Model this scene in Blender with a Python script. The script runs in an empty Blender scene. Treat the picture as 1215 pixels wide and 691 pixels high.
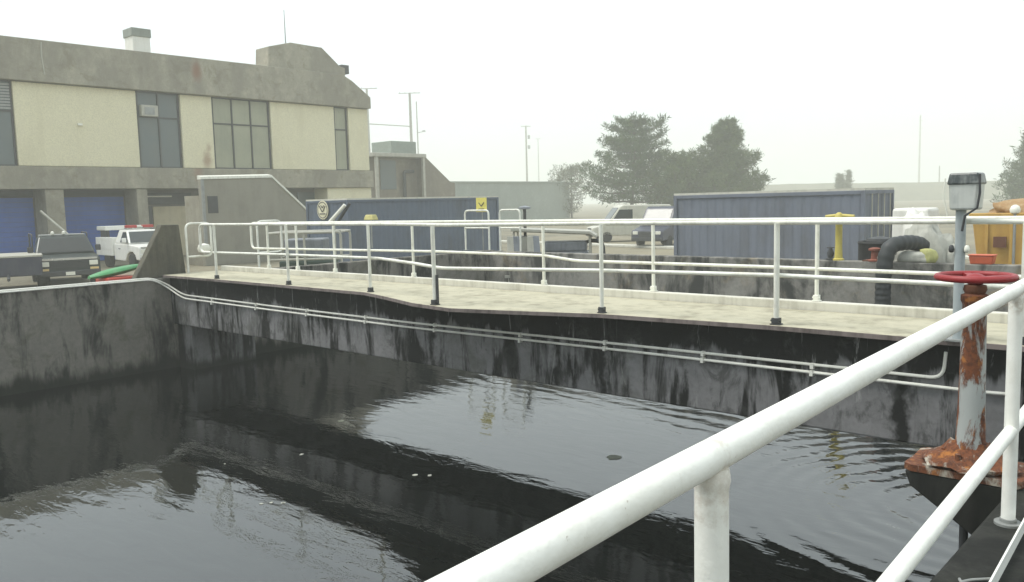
import bpy, bmesh, math, random
from mathutils import Vector, Matrix, noise

random.seed(7)
SC = bpy.context.scene
COL = SC.collection
R = math.radians
PI = math.pi

# ------------------------------------------------------------------ camera
FPX, CX, CY = 1000.0, 607.5, 345.5
EYE = Vector((0, 0, 1.38))
pitch, roll = math.atan(0.1045), R(1.48)
F0 = Vector((-.674, .738, 0)).normalized()
RT0 = Vector((F0.y, -F0.x, 0))
ZZ = Vector((0, 0, 1))
FWD = F0 * math.cos(pitch) - ZZ * math.sin(pitch)
UP0 = ZZ * math.cos(pitch) + F0 * math.sin(pitch)
UPV = UP0 * math.cos(roll) + RT0 * math.sin(roll)
RTV = RT0 * math.cos(roll) - UP0 * math.sin(roll)


def ray(x, y): return FWD + RTV * ((x - CX) / FPX) - UPV * ((y - CY) / FPX)
def onX(x, y, X): d = ray(x, y); return EYE + d * (X / d.x)
def onY(x, y, Y): d = ray(x, y); return EYE + d * (Y / d.y)
def on_z(x, y, z): d = ray(x, y); return EYE + d * ((z - EYE.z) / d.z)


def spot(x, D, z=-1.4):
    """ground point seen in photo column x at view depth D"""
    y = 241 - .0258 * (x - CX)
    p = EYE + ray(x, y) * D
    return Vector((p.x, p.y, z))


def zat(x, y, D):
    return (EYE + ray(x, y) * D).z


cam_d = bpy.data.cameras.new('camera')
cam = bpy.data.objects.new('camera', cam_d)
COL.objects.link(cam)
cam_d.sensor_fit = 'HORIZONTAL'
cam_d.sensor_width = 36
cam_d.lens = 36 * FPX / 1215
cam_d.clip_start = .05
cam_d.clip_end = 3000
M = Matrix((RTV, UPV, -FWD)).transposed().to_4x4()
M.translation = EYE
cam.matrix_world = M
SC.camera = cam

# ------------------------------------------------------------------ materials
MATS = {}


class NT:
    def __init__(s, name):
        s.m = bpy.data.materials.new(name)
        s.m.use_nodes = True
        s.t = s.m.node_tree
        s.t.nodes.clear()
        s.out = s.t.nodes.new('ShaderNodeOutputMaterial')
        s.b = s.t.nodes.new('ShaderNodeBsdfPrincipled')
        s.t.links.new(s.b.outputs[0], s.out.inputs[0])
        s.pos = s.t.nodes.new('ShaderNodeNewGeometry').outputs['Position']

    def n(s, typ, **kw):
        o = s.t.nodes.new(typ)
        for k, v in kw.items(): setattr(o, k, v)
        return o

    def l(s, a, b): s.t.links.new(a, b)

    def mapping(s, scale, loc=(0, 0, 0), rot=(0, 0, 0)):
        m = s.n('ShaderNodeMapping')
        s.l(s.pos, m.inputs['Vector'])
        m.inputs['Scale'].default_value = scale
        m.inputs['Location'].default_value = loc
        m.inputs['Rotation'].default_value = rot
        return m.outputs[0]

    def noise(s, scale, detail=4, rough=.55, vec=None, dist=0):
        o = s.n('ShaderNodeTexNoise')
        s.l(vec or s.pos, o.inputs['Vector'])
        o.inputs['Scale'].default_value = scale
        o.inputs['Detail'].default_value = detail
        o.inputs['Roughness'].default_value = rough
        o.inputs['Distortion'].default_value = dist
        return o.outputs['Fac']

    def ramp(s, fac, a, b, va=0., vb=1.):
        o = s.n('ShaderNodeMapRange')
        o.interpolation_type = 'SMOOTHSTEP'
        s.l(fac, o.inputs[0])
        for i, v in zip((1, 2, 3, 4), (a, b, va, vb)): o.inputs[i].default_value = v
        return o.outputs[0]

    def mix(s, fac, a, b):
        o = s.n('ShaderNodeMix', data_type='RGBA')
        if isinstance(fac, (int, float)): o.inputs[0].default_value = fac
        else: s.l(fac, o.inputs[0])
        for i, v in ((6, a), (7, b)):
            if isinstance(v, tuple): o.inputs[i].default_value = (*v, 1)
            else: s.l(v, o.inputs[i])
        return o.outputs[2]

    def math(s, op, a, b=0.):
        o = s.n('ShaderNodeMath', operation=op)
        for i, v in ((0, a), (1, b)):
            if isinstance(v, (int, float)): o.inputs[i].default_value = v
            else: s.l(v, o.inputs[i])
        return o.outputs[0]

    def sep(s):
        o = s.n('ShaderNodeSeparateXYZ')
        s.l(s.pos, o.inputs[0])
        return o.outputs

    def bump(s, h, strength=.3, dist=.02):
        o = s.n('ShaderNodeBump')
        o.inputs['Strength'].default_value = strength
        o.inputs['Distance'].default_value = dist
        s.l(h, o.inputs['Height'])
        s.l(o.outputs[0], s.b.inputs['Normal'])

    def done(s, col, rough=.6, metal=0., spec=None):
        if isinstance(col, tuple): s.b.inputs['Base Color'].default_value = (*col, 1)
        else: s.l(col, s.b.inputs['Base Color'])
        if isinstance(rough, (int, float)): s.b.inputs['Roughness'].default_value = rough
        else: s.l(rough, s.b.inputs['Roughness'])
        s.b.inputs['Metallic'].default_value = metal
        if spec is not None: s.b.inputs['Specular IOR Level'].default_value = spec
        return s.m


def paint(name, col, rough=.5, metal=0., wear=.25, scale=3., dirt=None):
    """painted / plain surface with uneven weathering"""
    if name in MATS: return MATS[name]
    t = NT(name)
    d = dirt or tuple(c * .45 for c in col)
    n1 = t.noise(scale, 6, .65)
    n2 = t.noise(1, 4, .6, vec=t.mapping((scale * 4, scale * 4, scale * .5)))
    f = t.math('MULTIPLY', t.ramp(t.math('ADD', t.math('MULTIPLY', n1, .6), t.math('MULTIPLY', n2, .4)), .42, .72), wear)
    c = t.mix(f, col, d)
    t.bump(n1, .12, .01)
    MATS[name] = t.done(c, t.ramp(n1, .2, .8, rough * .85, min(1, rough * 1.2)), metal)
    return MATS[name]


def concrete(name, base, dark, streak=(1.9, .1), amount=.9, top=None, moss=None, lo=.42, hi=.62, rust=(), slime=None, mott=.5, joints=()):
    """poured concrete with run-down stains; top=(z, depth, bias): heavier stains in a ragged band below height z"""
    t = NT(name)
    big = t.noise(.7, 5, .6)
    fine = t.noise(14, 5, .7)
    s1 = t.noise(1, 6, .68, vec=t.mapping((streak[0], streak[0], streak[1])), dist=.7)
    s2 = t.noise(1, 4, .6, vec=t.mapping((streak[0] * 4, streak[0] * 4, streak[1] * 2.4), loc=(3, 1, 0)))
    f = t.math('ADD', t.math('MULTIPLY', s1, .62), t.math('MULTIPLY', s2, .23))
    f = t.math('ADD', f, t.math('MULTIPLY', big, .2))
    if top:
        z = t.sep()[2]
        band = t.ramp(z, top[0] - top[1], top[0], 0, top[2])
        f = t.math('ADD', f, band)
    f = t.math('MULTIPLY', t.ramp(f, lo, hi), amount)
    b = t.mix(t.ramp(fine, .3, .75), base, tuple(c * .78 for c in base))
    b = t.mix(t.math('MULTIPLY', t.ramp(t.noise(2.3, 6, .7), .45, .7), mott), b, tuple(min(1, c * 1.35) for c in base))
    if moss: b = t.mix(t.math('MULTIPLY', t.ramp(t.noise(1.1, 5, .7, dist=.5), .5, .68), .75), b, moss)
    c = t.mix(f, b, dark)
    for k, jx in enumerate(joints):
        wob = t.math('MULTIPLY', t.math('SUBTRACT', t.noise(1, 4, .7, vec=t.mapping((3, 3, 2.2), loc=(k * 7., 0, 0))), .5), .35)
        dx = t.math('ABSOLUTE', t.math('ADD', t.math('SUBTRACT', t.sep()[0], jx), wob))
        c = t.mix(t.math('MULTIPLY', t.ramp(dx, .03, .11, .97, 0), t.ramp(t.noise(2.5, 3, .6), .34, .5)), c, dark)
    if joints:
        wn = t.noise(1, 5, .7, vec=t.mapping((7, 7, .9), loc=(5, 0, 2)), dist=.8)
        c = t.mix(t.math('MULTIPLY', t.ramp(wn, .60, .70), .6), c, (.34, .34, .33))
        bl = t.noise(1, 6, .72, vec=t.mapping((2.6, 2.6, 2.0), loc=(1, 4, 0)), dist=.5)
        c = t.mix(t.math('MULTIPLY', t.ramp(bl, .52, .66), .7), c, (.045, .045, .043))
    if slime:
        zz = t.math('ADD', t.sep()[2], t.math('MULTIPLY', t.math('SUBTRACT', t.noise(1, 5, .7, vec=t.mapping((1.6, 1.6, .3))), .5), slime[1] * 3))
        c = t.mix(t.ramp(zz, slime[0] - slime[1] * .4, slime[0] + slime[1] * .4, .95, 0), c, (.008, .011, .007))
    for (pt, rad, st) in rust:
        dv = t.n('ShaderNodeVectorMath', operation='DISTANCE')
        t.l(t.mapping((1, 1, .55), loc=(0, 0, 0)), dv.inputs[0])
        dv.inputs[1].default_value = (pt[0], pt[1], pt[2] * .55)
        m_ = t.ramp(t.math('ADD', dv.outputs['Value'], t.math('MULTIPLY', t.noise(2.5, 4, .6), rad * .8)), rad * .5, rad * 1.4, st, 0)
        c = t.mix(m_, c, (.23, .085, .04))
    # board joints are in the bump, with the pitting
    t.bump(t.math('ADD', t.math('MULTIPLY', fine, .5), s2), .35, .015)
    return t.done(c, .85, 0, .25)


def rusty(name, col, rust_lo, rust_hi, scale=9.):
    t = NT(name)
    n = t.noise(1, 7, .7, vec=t.mapping((scale, scale, scale * .35)), dist=.6)
    n2 = t.noise(38, 5, .7)
    r = t.mix(t.ramp(n2, .3, .7), (.19, .062, .022), (.065, .024, .014))
    r = t.mix(t.ramp(t.noise(17, 4), .55, .7), r, (.34, .13, .03))
    f = t.ramp(n, rust_lo, rust_hi)
    c = t.mix(f, col, r)
    t.bump(t.math('ADD', f, t.math('MULTIPLY', n2, .5)), .6, .008)
    return t.done(c, t.ramp(f, 0, 1, .45, .9))


WHITE = paint('white_rail_paint', (.80, .80, .72), .42, 0, .5, 5., (.36, .33, .25))
WHITE_NEAR = None
CREAM = paint('cream_deck', (.45, .42, .31), .8, 0, .85, 1.3, (.22, .20, .145))
TOE = paint('toe_board_paint', (.62, .60, .52), .6, 0, .6, 3., (.30, .28, .22))
CONC_L = concrete('tank_wall_concrete', (.215, .20, .175), (.012, .014, .012), (1.5, .5), .95, (-.02, 1.2, .04), (.09, .085, .055), .50, .63, slime=(-1.85, .35))
CONC_BEAM = concrete('beam_concrete', (.20, .197, .20), (.005, .0055, .005), (1.9, .42), .985, (-.16, .36, .22), (.10, .10, .088), .50, .59, slime=(-1.95, .25), joints=(-16.4, -12.2, -9.6, -7.15, -6.35, -3.9, -2.7))
CONC_FAR = concrete('far_wall_concrete', (.26, .25, .225), (.03, .032, .03), (.9, .5), .93, None, (.30, .235, .14), .46, .60)
CONC_DK = concrete('dark_wet_concrete', (.035, .035, .031), (.006, .007, .006), (2., .5), .85, None, (.018, .021, .013), .40, .62)
CONC_FIN = concrete('weathered_olive_concrete', (.135, .125, .095), (.05, .052, .045), (2.5, .2), .7)
CONC_B = concrete('facade_concrete', (.36, .335, .265), (.20, .185, .15), (.35, .12), .65, None, (.20, .18, .12), rust=(((-49.65, 26.2, 9.9), .5, .65), ((-49.7, 25.9, 3.9), .5, .4)))
PANEL = concrete('pale_render_panel', (.76, .71, .51), (.56, .51, .35), (.5, .12), .55, None, (.68, .63, .46), .48, .74, mott=.1, rust=(((-49.98, 26.75, 4.5), .45, .6), ((-49.98, 26.9, 5.3), .25, .4)))
BLUE_DOOR = paint('blue_door', (.03, .10, .40), .5, 0, .4, .8)
CONT_BLUE = paint('container_blue_grey', (.08, .106, .155), .55, 0, .7, .7, (.058, .066, .078))
CONT_GREY = paint('container_faded_blue', (.15, .17, .215), .6, 0, .8, .6, (.10, .105, .115))
CONT_TOP = paint('container_roof_pale', (.55, .54, .47), .7, 0, .5, 1.5)
GLASS_D = paint('window_glass', (.10, .125, .13), .12, 0, .6, .5, (.12, .13, .12))
GLASS_B = paint('boarded_glass', (.32, .325, .23), .3, 0, .6, .4, (.16, .165, .13))
GLASS_V = paint('vehicle_glass', (.035, .045, .045), .08, 0, .2, 2.)
GLASS_K = paint('tinted_glass', (.012, .016, .016), .45, 0, .3, 2.)
BLACK = paint('black_rubber', (.014, .014, .015), .7, 0, .3, 6., (.04, .038, .034))
HOSE = paint('black_hose', (.022, .026, .028), .5, 0, .35, 6., (.05, .05, .048))
STEEL = paint('grey_steel', (.30, .31, .30), .5, .3, .5, 4.)
DKSTEEL = paint('dark_steel', (.05, .052, .055), .55, .2, .4, 4.)
VWHITE = paint('vehicle_white', (.80, .80, .76), .35, 0, .3, 2.5, (.42, .40, .34))
VDARK = paint('vehicle_dark_green', (.022, .032, .03), .35, 0, .35, 3., (.09, .09, .08))
VBLUE = paint('vehicle_dark_blue', (.03, .034, .058), .35, 0, .3, 3., (.10, .10, .10))
CHROME = paint('chrome', (.62, .62, .58), .25, .6, .3, 6.)
LAMPW = paint('lamp_lens', (.78, .77, .68), .2, 0, .1, 6.)
AMBER = paint('amber_lens', (.75, .55, .25), .3, 0, .2, 6.)
YELLOW = paint('safety_yellow', (.55, .46, .10), .5, 0, .6, 5., (.35, .27, .08))
YSKIP = paint('skip_yellow', (.52, .32, .07), .55, 0, .5, 1.6, (.30, .14, .035))
BROWN = paint('brown_rust_plate', (.13, .05, .025), .8, 0, .5, 5.)
ORANGE = paint('orange_red_plastic', (.55, .10, .035), .5, 0, .3, 4.)
REDW = rusty('red_handwheel_paint', (.27, .014, .017), .56, .78, 14)
REDL = paint('red_lens', (.45, .04, .035), .35, 0, .2, 5.)
GREEN = paint('green_plastic', (.06, .28, .10), .45, 0, .35, 4., (.30, .36, .26))
RED = paint('red_plastic', (.42, .045, .025), .5, 0, .3, 4.)
RUSTPIPE = rusty('rusting_pale_pipe', (.36, .38, .37), .44, .52, 6)
RUST = rusty('rust_heavy', (.42, .38, .31), .36, .5, 10)
RUSTBOX = paint('rust_red_iron', (.24, .075, .045), .8, 0, .4, 7.)
TARPW = paint('white_tarp', (.74, .73, .68), .55, 0, .35, 2.2, (.45, .43, .36))
TARPG = paint('grey_tarp', (.40, .40, .35), .6, 0, .6, 3., (.17, .17, .15))
MACH = paint('blue_grey_machine', (.20, .215, .24), .45, 0, .5, 3., (.06, .065, .07))
MACH_L = paint('pale_machine', (.42, .41, .35), .5, 0, .5, 3.)
WOOD = paint('pole_wood', (.22, .205, .17), .85, 0, .4, 2.)
BARK = paint('bark', (.075, .06, .045), .9, 0, .4, 4.)
FARB = concrete('far_building_render', (.27, .31, .275), (.20, .23, .20), (.3, .1), .5)
SHED = concrete('shed_render', (.24, .21, .165), (.14, .125, .10), (.4, .1), .6)
CONDUIT = paint('white_conduit', (.82, .81, .74), .45, 0, .4, 6., (.4, .38, .32))


def leaf_mat(name, a, b):
    t = NT(name)
    n = t.noise(1.3, 3, .6)
    return t.done(t.mix(t.ramp(n, .35, .65), a, b), .75, 0, .2)


NEEDLE = leaf_mat('pine_needles', (.030, .060, .018), (.070, .115, .036))
NEEDLE2 = leaf_mat('conifer_needles', (.040, .068, .018), (.085, .122, .036))
LEAF = leaf_mat('pale_leaves', (.065, .075, .03), (.115, .125, .06))

# emblem disc and sign faces
CREAMD = paint('cream_disc', (.72, .68, .50), .5, 0, .25, 5.)


# near rail: thick uneven paint
def near_paint():
    t = NT('thick_white_rail_paint')
    n = t.noise(60, 4, .6)
    n2 = t.noise(7, 5, .6)
    spots = t.ramp(t.math('ADD', t.noise(30, 5, .75), t.math('MULTIPLY', n2, .25)), .78, .86)
    c = t.mix(t.ramp(n2, .35, .75, 0, .35), (.84, .84, .79), (.60, .58, .50))
    c = t.mix(t.math('MULTIPLY', spots, .6), c, (.25, .17, .10))
    t.bump(t.math('ADD', t.math('MULTIPLY', n, .35), n2), .5, .008)
    for (yy, st) in ((1.32, .35), (4.45, .5)):
        dv = t.n('ShaderNodeVectorMath', operation='DISTANCE')
        t.l(t.mapping((1, 1, .45)), dv.inputs[0])
        dv.inputs[1].default_value = (-.665 - .051 * yy, yy, .872 * .45)
        c = t.mix(t.ramp(t.math('ADD', dv.outputs['Value'], t.math('MULTIPLY', t.noise(34, 4, .7), .06)), .055, .075, st, 0), c, (.30, .20, .11))
    return t.done(c, .5)


WHITE_NEAR = near_paint()


def ground_mat():
    t = NT('yard_gravel')
    n = t.noise(.12, 6, .65)
    f = t.noise(9, 6, .7)
    c = t.mix(t.ramp(n, .35, .7), (.25, .222, .155), (.14, .13, .10))
    c = t.mix(t.math('MULTIPLY', t.ramp(f, .45, .7), .5), c, (.33, .295, .215))
    t.bump(f, .4, .03)
    return t.done(c, .9, 0, .2)


GROUND = ground_mat()


def water_mat():
    t = NT('dark_tank_water')
    b = t.b
    b.inputs['IOR'].default_value = 1.95
    fine = t.noise(1, 4, .55, vec=t.mapping((1.5, 4.2, 1), rot=(0, 0, R(12))), dist=.4)
    mid = t.noise(.55, 3, .5, dist=.3)
    # ring ripples spreading from the stand's corner of the tank
    cx, cy = -2.2, 9.9
    o = t.n('ShaderNodeVectorMath', operation='DISTANCE')
    t.l(t.pos, o.inputs[0])
    o.inputs[1].default_value = (cx, cy, -2.1)
    wob = t.math('MULTIPLY', t.noise(.9, 3, .5), .55)
    d = t.math('ADD', o.outputs['Value'], wob)
    ring = t.math('SINE', t.math('MULTIPLY', d, 21.))
    rmask = t.ramp(d, 1.2, 5.2, 1., 0.)
    sl = t.n('ShaderNodeVectorMath', operation='DOT_PRODUCT')
    t.l(t.pos, sl.inputs[0]); sl.inputs[1].default_value = (.16, 1, 0)
    lines = t.math('SINE', t.math('MULTIPLY', t.math('ADD', sl.outputs['Value'], t.math('MULTIPLY', t.noise(.6, 3, .55), 1.1)), 17.))
    y = t.sep()[1]
    lmask = t.math('MULTIPLY', t.ramp(y, 9.6, 11.4), t.ramp(t.noise(.5, 2), .38, .62))
    h = t.math('ADD', t.math('MULTIPLY', fine, .55), t.math('MULTIPLY', mid, .6))
    h = t.math('ADD', h, t.math('MULTIPLY', t.math('MULTIPLY', ring, rmask), .26))
    h = t.math('ADD', h, t.math('MULTIPLY', t.math('MULTIPLY', lines, lmask), .16))
    t.bump(h, .16, .055)
    scum = t.ramp(t.noise(2.2, 7, .75), .70, .76)
    c = t.mix(t.math('MULTIPLY', scum, .25), (.0035, .0045, .004), (.06, .065, .055))
    return t.done(c, t.math('MULTIPLY', t.ramp(scum, 0, 1, .02, .25), 1.))


WATER = water_mat()


# ------------------------------------------------------------------ mesh builder
ORG = {}


class MB:
    def __init__(s): s.v, s.f = [], []

    def add(s, vs, fs):
        k = len(s.v)
        s.v += [Vector(v) for v in vs]
        s.f += [tuple(i + k for i in f) for f in fs]
        return s

    def box(s, lo, hi):
        x0, y0, z0 = lo; x1, y1, z1 = hi
        return s.hexa([(x0, y0, z0), (x1, y0, z0), (x1, y1, z0), (x0, y1, z0), (x0, y0, z1), (x1, y0, z1), (x1, y1, z1), (x0, y1, z1)])

    def hexa(s, p):
        return s.add(p, [(3, 2, 1, 0), (4, 5, 6, 7), (0, 1, 5, 4), (1, 2, 6, 5), (2, 3, 7, 6), (3, 0, 4, 7)])

    def frustum(s, lo, hi, lo2, hi2, z0, z1):
        """box whose bottom rectangle lo..hi at z0 becomes lo2..hi2 at z1"""
        (a, b), (c, d), (e, f), (g, h) = lo, hi, lo2, hi2
        return s.hexa([(a, b, z0), (c, b, z0), (c, d, z0), (a, d, z0), (e, f, z1), (g, f, z1), (g, h, z1), (e, h, z1)])

    def prism(s, pts, off):
        """closed 3D polygon pts extruded by vector off"""
        n = len(pts); off = Vector(off)
        a = [Vector(p) for p in pts]
        vs = a + [p + off for p in a]
        nrm = Vector()
        for i in range(n): nrm += a[i].cross(a[(i + 1) % n])
        fl = nrm.dot(off) > 0
        fs = [tuple(range(n))[::-1] if fl else tuple(range(n)), tuple(range(n, 2 * n)) if fl else tuple(range(n, 2 * n))[::-1]]
        for i in range(n):
            j = (i + 1) % n
            fs.append((i, j, j + n, i + n) if fl else (j, i, i + n, j + n))
        return s.add(vs, fs)

    def tube(s, pts, r, n=10, r1=None):
        pts = [Vector(p) for p in pts]
        m = len(pts)
        vs, fs = [], []
        ref = None
        for i, p in enumerate(pts):
            d = (pts[min(i + 1, m - 1)] - pts[max(i - 1, 0)]).normalized()
            if ref is None:
                ref = Vector((0, 0, 1)) if abs(d.z) < .9 else Vector((1, 0, 0))
            a = d.cross(ref).normalized(); b = a.cross(d).normalized()
            ref = b
            rr = r if r1 is None else r + (r1 - r) * i / (m - 1)
            for k in range(n):
                t = 2 * PI * k / n
                vs.append(p + a * math.cos(t) * rr + b * math.sin(t) * rr)
        for i in range(m - 1):
            for k in range(n):
                k2 = (k + 1) % n
                fs.append((i * n + k, i * n + k2, (i + 1) * n + k2, (i + 1) * n + k))
        fs.append(tuple(range(n))[::-1]); fs.append(tuple((m - 1) * n + k for k in range(n)))
        return s.add(vs, fs)

    def cyl(s, p0, p1, r, r1=None, n=14): return s.tube([p0, p1], r, n, r1)

    def lathe(s, c, prof, n=20, axis='z'):
        c = Vector(c); vs, fs = [], []
        for (r, h) in prof:
            for k in range(n):
                t = 2 * PI * k / n
                q = (r * math.cos(t), r * math.sin(t), h)
                if axis == 'x': q = (h, q[0], q[1])
                if axis == 'y': q = (q[0], h, q[1])
                vs.append(c + Vector(q))
        for i in range(len(prof) - 1):
            for k in range(n):
                k2 = (k + 1) % n
                fs.append((i * n + k, i * n + k2, (i + 1) * n + k2, (i + 1) * n + k))
        fs.append(tuple(range(n))[::-1]); fs.append(tuple((len(prof) - 1) * n + k for k in range(n)))
        return s.add(vs, fs)

    def torus(s, c, R0, r, n=36, m=10, axis='z'):
        c = Vector(c); vs, fs = [], []
        for i in range(n):
            t = 2 * PI * i / n
            for k in range(m):
                u = 2 * PI * k / m
                q = ((R0 + r * math.cos(u)) * math.cos(t), (R0 + r * math.cos(u)) * math.sin(t), r * math.sin(u))
                if axis == 'x': q = (q[2], q[0], q[1])
                if axis == 'y': q = (q[0], q[2], q[1])
                vs.append(c + Vector(q))
        for i in range(n):
            for k in range(m):
                i2, k2 = (i + 1) % n, (k + 1) % m
                fs.append((i * m + k, i2 * m + k, i2 * m + k2, i * m + k2))
        return s.add(vs, fs)

    def build(s, name, mat, parent=None, smooth=False, bevel=0, subdiv=0):
        me = bpy.data.meshes.new(name)
        o_ = ORG.get(parent, Vector())
        me.from_pydata([v - o_ for v in s.v], [], s.f)
        me.materials.append(mat)
        bm = bmesh.new(); bm.from_mesh(me)
        bmesh.ops.recalc_face_normals(bm, faces=bm.faces)
        bm.to_mesh(me); bm.free()
        o = bpy.data.objects.new(name, me)
        COL.objects.link(o)
        if parent:
            o.parent = parent
            ORG[o] = o_
        if smooth:
            me.polygons.foreach_set('use_smooth', [True] * len(me.polygons))
            try: me.set_sharp_from_angle(angle=R(40))
            except Exception: pass
        if bevel:
            b = o.modifiers.new('bevel', 'BEVEL'); b.width = bevel; b.segments = 2; b.limit_method = 'ANGLE'
        return o


def tag(o, label=None, cat=None, group=None, kind=None):
    if label: o['label'] = label
    if cat: o['category'] = cat
    if group: o['group'] = group
    if kind: o['kind'] = kind
    return o


def thing(name, label, cat, loc=(0, 0, 0), group=None):
    o = bpy.data.objects.new(name, None)
    COL.objects.link(o)
    o.location = loc
    o.empty_display_size = .2
    ORG[o] = Vector(loc)
    return tag(o, label, cat, group)


def rounded(pts, r=.1, n=5):
    """polyline with its inner corners rounded"""
    pts = [Vector(p) for p in pts]
    out = [pts[0]]
    for i in range(1, len(pts) - 1):
        a, b, c = pts[i - 1], pts[i], pts[i + 1]
        d0, d1 = (a - b), (c - b)
        k = min(r, d0.length * .45, d1.length * .45)
        p0, p1 = b + d0.normalized() * k, b + d1.normalized() * k
        for j in range(n + 1):
            t = j / n
            out.append(p0 * (1 - t) ** 2 + b * 2 * t * (1 - t) + p1 * t * t)
    out.append(pts[-1])
    return out


# ------------------------------------------------------------------ setting: ground and water
GZ, WZ = -1.4, -2.1
TX0, TX1, TY0, TY1 = -18.2, -1.0, -9.0, 18.9      # inside of the tank
g = MB()
B = 640
ox0, ox1, oy0, oy1 = TX0 - .3, 2.2, TY0 - .4, TY1 + .3
for (a, b, c, d) in ((-B, -B, B, oy0), (-B, oy1, B, B), (-B, oy0, ox0, oy1), (ox1, oy0, B, oy1)):
    g.add([(a, b, GZ), (c, b, GZ), (c, d, GZ), (a, d, GZ)], [(0, 1, 2, 3)])
tag(g.build('ground', GROUND), kind='structure')
w = MB()
w.add([(TX0 - .1, TY0 - .1, WZ), (TX1 + .1, TY0 - .1, WZ), (TX1 + .1, TY1 + .1, WZ), (TX0 - .1, TY1 + .1, WZ)], [(0, 1, 2, 3)])
tag(w.build('water', WATER), kind='structure')
kx = MB()
p0, p1 = on_z(640, 290, GZ), on_z(830, 297, GZ)
d = (p1 - p0).normalized(); nrm = Vector((-d.y, d.x, 0))
p0 -= d * 6; p1 += d * 14
kx.prism([p0, p1, p1 + nrm * .9, p0 + nrm * .9], (0, 0, .13))
tag(kx.build('kerb', CONT_TOP, bevel=.02), kind='structure')

# tank walls
o = MB().box((TX0 - .3, TY0, -3.2), (TX0, TY1 + .3, -.07)).build('tank_wall', CONC_L, bevel=.025)
tag(o, 'dark stained concrete tank wall on the left, between the yard and the water', 'wall')
o = MB().box((TX0 + .002, TY1, -3.2), (2.2, TY1 + .3, -.10)).build('tank_wall', CONC_FAR, bevel=.02)
tag(o, 'long blotchy concrete tank wall behind the footbridge', 'wall')
c = MB().box((TX0 + .002, TY1 - .06, -.26), (2.2, TY1 + .36, -.103)); 
t = thing('walkway_wall', 'dark mossy concrete wall and walkway under the near railing', 'wall', (-.9, 3, -2.1))
MB().box((-1.0, TY0, -3.2), (-.70, TY1 - .005, -.21)).build('wall', CONC_DK, t, bevel=.02)
MB().box((-.70, TY0, -1.39), (2.2, TY1 - .005, -.36)).build('walkway_slab', CONC_DK, t)
MB().prism([(-1.53, 4.98, -.205), (-1.002, 4.98, -.205), (-1.002, 4.98, -.62), (-1.5, 4.98, -.29)], (0, .42, 0)).build('corbel', CONC_DK, t, bevel=.01)
MB().box((TX0 - .3, TY0 - .4, -3.2), (2.2, TY0 - .005, -.12)).build('end_wall', CONC_DK, t)
o = MB().box((TX0 + .004, 8.76, -3.2), (-17.55, 10.3, -1.102)).build('bridge_abutment', CONC_BEAM, bevel=.02)
tag(o, 'short pale concrete pier standing in the water under the left end of the footbridge', 'pier')

# ------------------------------------------------------------------ footbridge
t = thing('footbridge', 'concrete footbridge with a pale cream deck crossing the dark tank', 'bridge', (-9, 9.5, -2.1))
FRONT = [(-18.15, 8.50), (-16.0, 8.52), (-13.4, 8.50), (-10.95, 8.45), (-10.1, 8.20), (-9.1, 7.86), (-8.2, 7.72), (-7.3, 7.95),
         (-6.14, 8.30), (-4.0, 8.50), (-2.2, 8.50), (-1.002, 8.50)]
BY = 9.86
MB().prism([(x, y, -.036) for x, y in FRONT] + [(-1.002, BY, -.036), (-18.15, BY, -.036)], (0, 0, .036)).build('deck', CREAM, t, bevel=.008)
MB().box((-18.19, 8.66, -1.1), (-1.003, 9.98, -.038)).build('beam', CONC_BEAM, t, bevel=.02)
MB().box((-18.15, BY + .012, -.034), (-1.003, BY + .14, .105)).build('kerb', TOE, t, bevel=.012)
lip = MB()
pl = [Vector((x, y - .002, -.05)) for x, y in FRONT]
for a, b in zip(pl[:-1], pl[1:]):
    lip.hexa([a, b, b + Vector((0, -.012, 0)), a + Vector((0, -.012, 0)),
              a + Vector((0, 0, .047)), b + Vector((0, 0, .047)), b + Vector((0, -.012, .047)), a + Vector((0, -.012, .047))])
lip.build('edge_angle', paint('edge_angle_mauve', (.20, .165, .155), .8, 0, .85, 3., (.05, .038, .033)), t)

def post_part(parent, x, y, z0, z1, r=.026, mat=WHITE, lean=0.):
    p = MB().cyl((x, y, z0), (x + lean, y, z1), r, n=12).build('post', mat, parent, True)
    f = MB().box((x - r * 1.9, y - r * 1.5, z0 + .001), (x + r * 1.9, y + r * 1.5, z0 + .014))
    f.box((x - r * 1.35, y - r * 1.35, z0 + .0145), (x + r * 1.35, y + r * 1.35, z0 + .075))
    f.cyl((x - r * 1.9, y - r * .6, z0 + .045), (x + r * 1.9, y - r * .6, z0 + .045), .012, n=6)
    f.build('foot_bracket', DKSTEEL if y < 9.3 else mat, p, bevel=.004)
    return p


# front railing
t = thing('guard_rail', 'white tubular railing along the front edge of the footbridge', 'railing', (-9, 8.5, 0))
fp = [(-15.95, 8.58), (-13.32, 8.56), (-10.88, 8.51), (-8.62, 7.85), (-6.14, 8.36), (-3.97, 8.56), (-1.66, 8.57)]
top = [(-16.55, 8.62, 1.1), (-13.32, 8.60, 1.1), (-10.6, 8.57, 1.1), (-9.3, 8.25, 1.1), (-8.62, 8.0, 1.1), (-7.6, 8.16, 1.1), (-6.14, 8.44, 1.1), (-3.97, 8.62, 1.1), (-.98, 8.62, 1.1)]
MB().tube(rounded([(-16.2, 8.62, .53), (-16.62, 8.62, .53), (-16.62, 8.62, 1.1)] + top[1:], .14), .026, 10).build('top_rail', WHITE, t, True)
MB().tube(rounded([(-16.1, 8.62, .53), (-13.32, 8.60, .545), (-10.7, 8.56, .55), (-9.5, 8.28, .52), (-8.62, 8.0, .50), (-7.6, 8.16, .51), (-6.14, 8.44, .52), (-3.97, 8.62, .53), (-.98, 8.62, .50)], .12), .024, 10).build('mid_rail', WHITE, t, True)
for i, (x, y) in enumerate(fp):
    post_part(t, x, y, 0.001, 1.09, .03 if i in (3, 5) else .026, lean=0)
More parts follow.
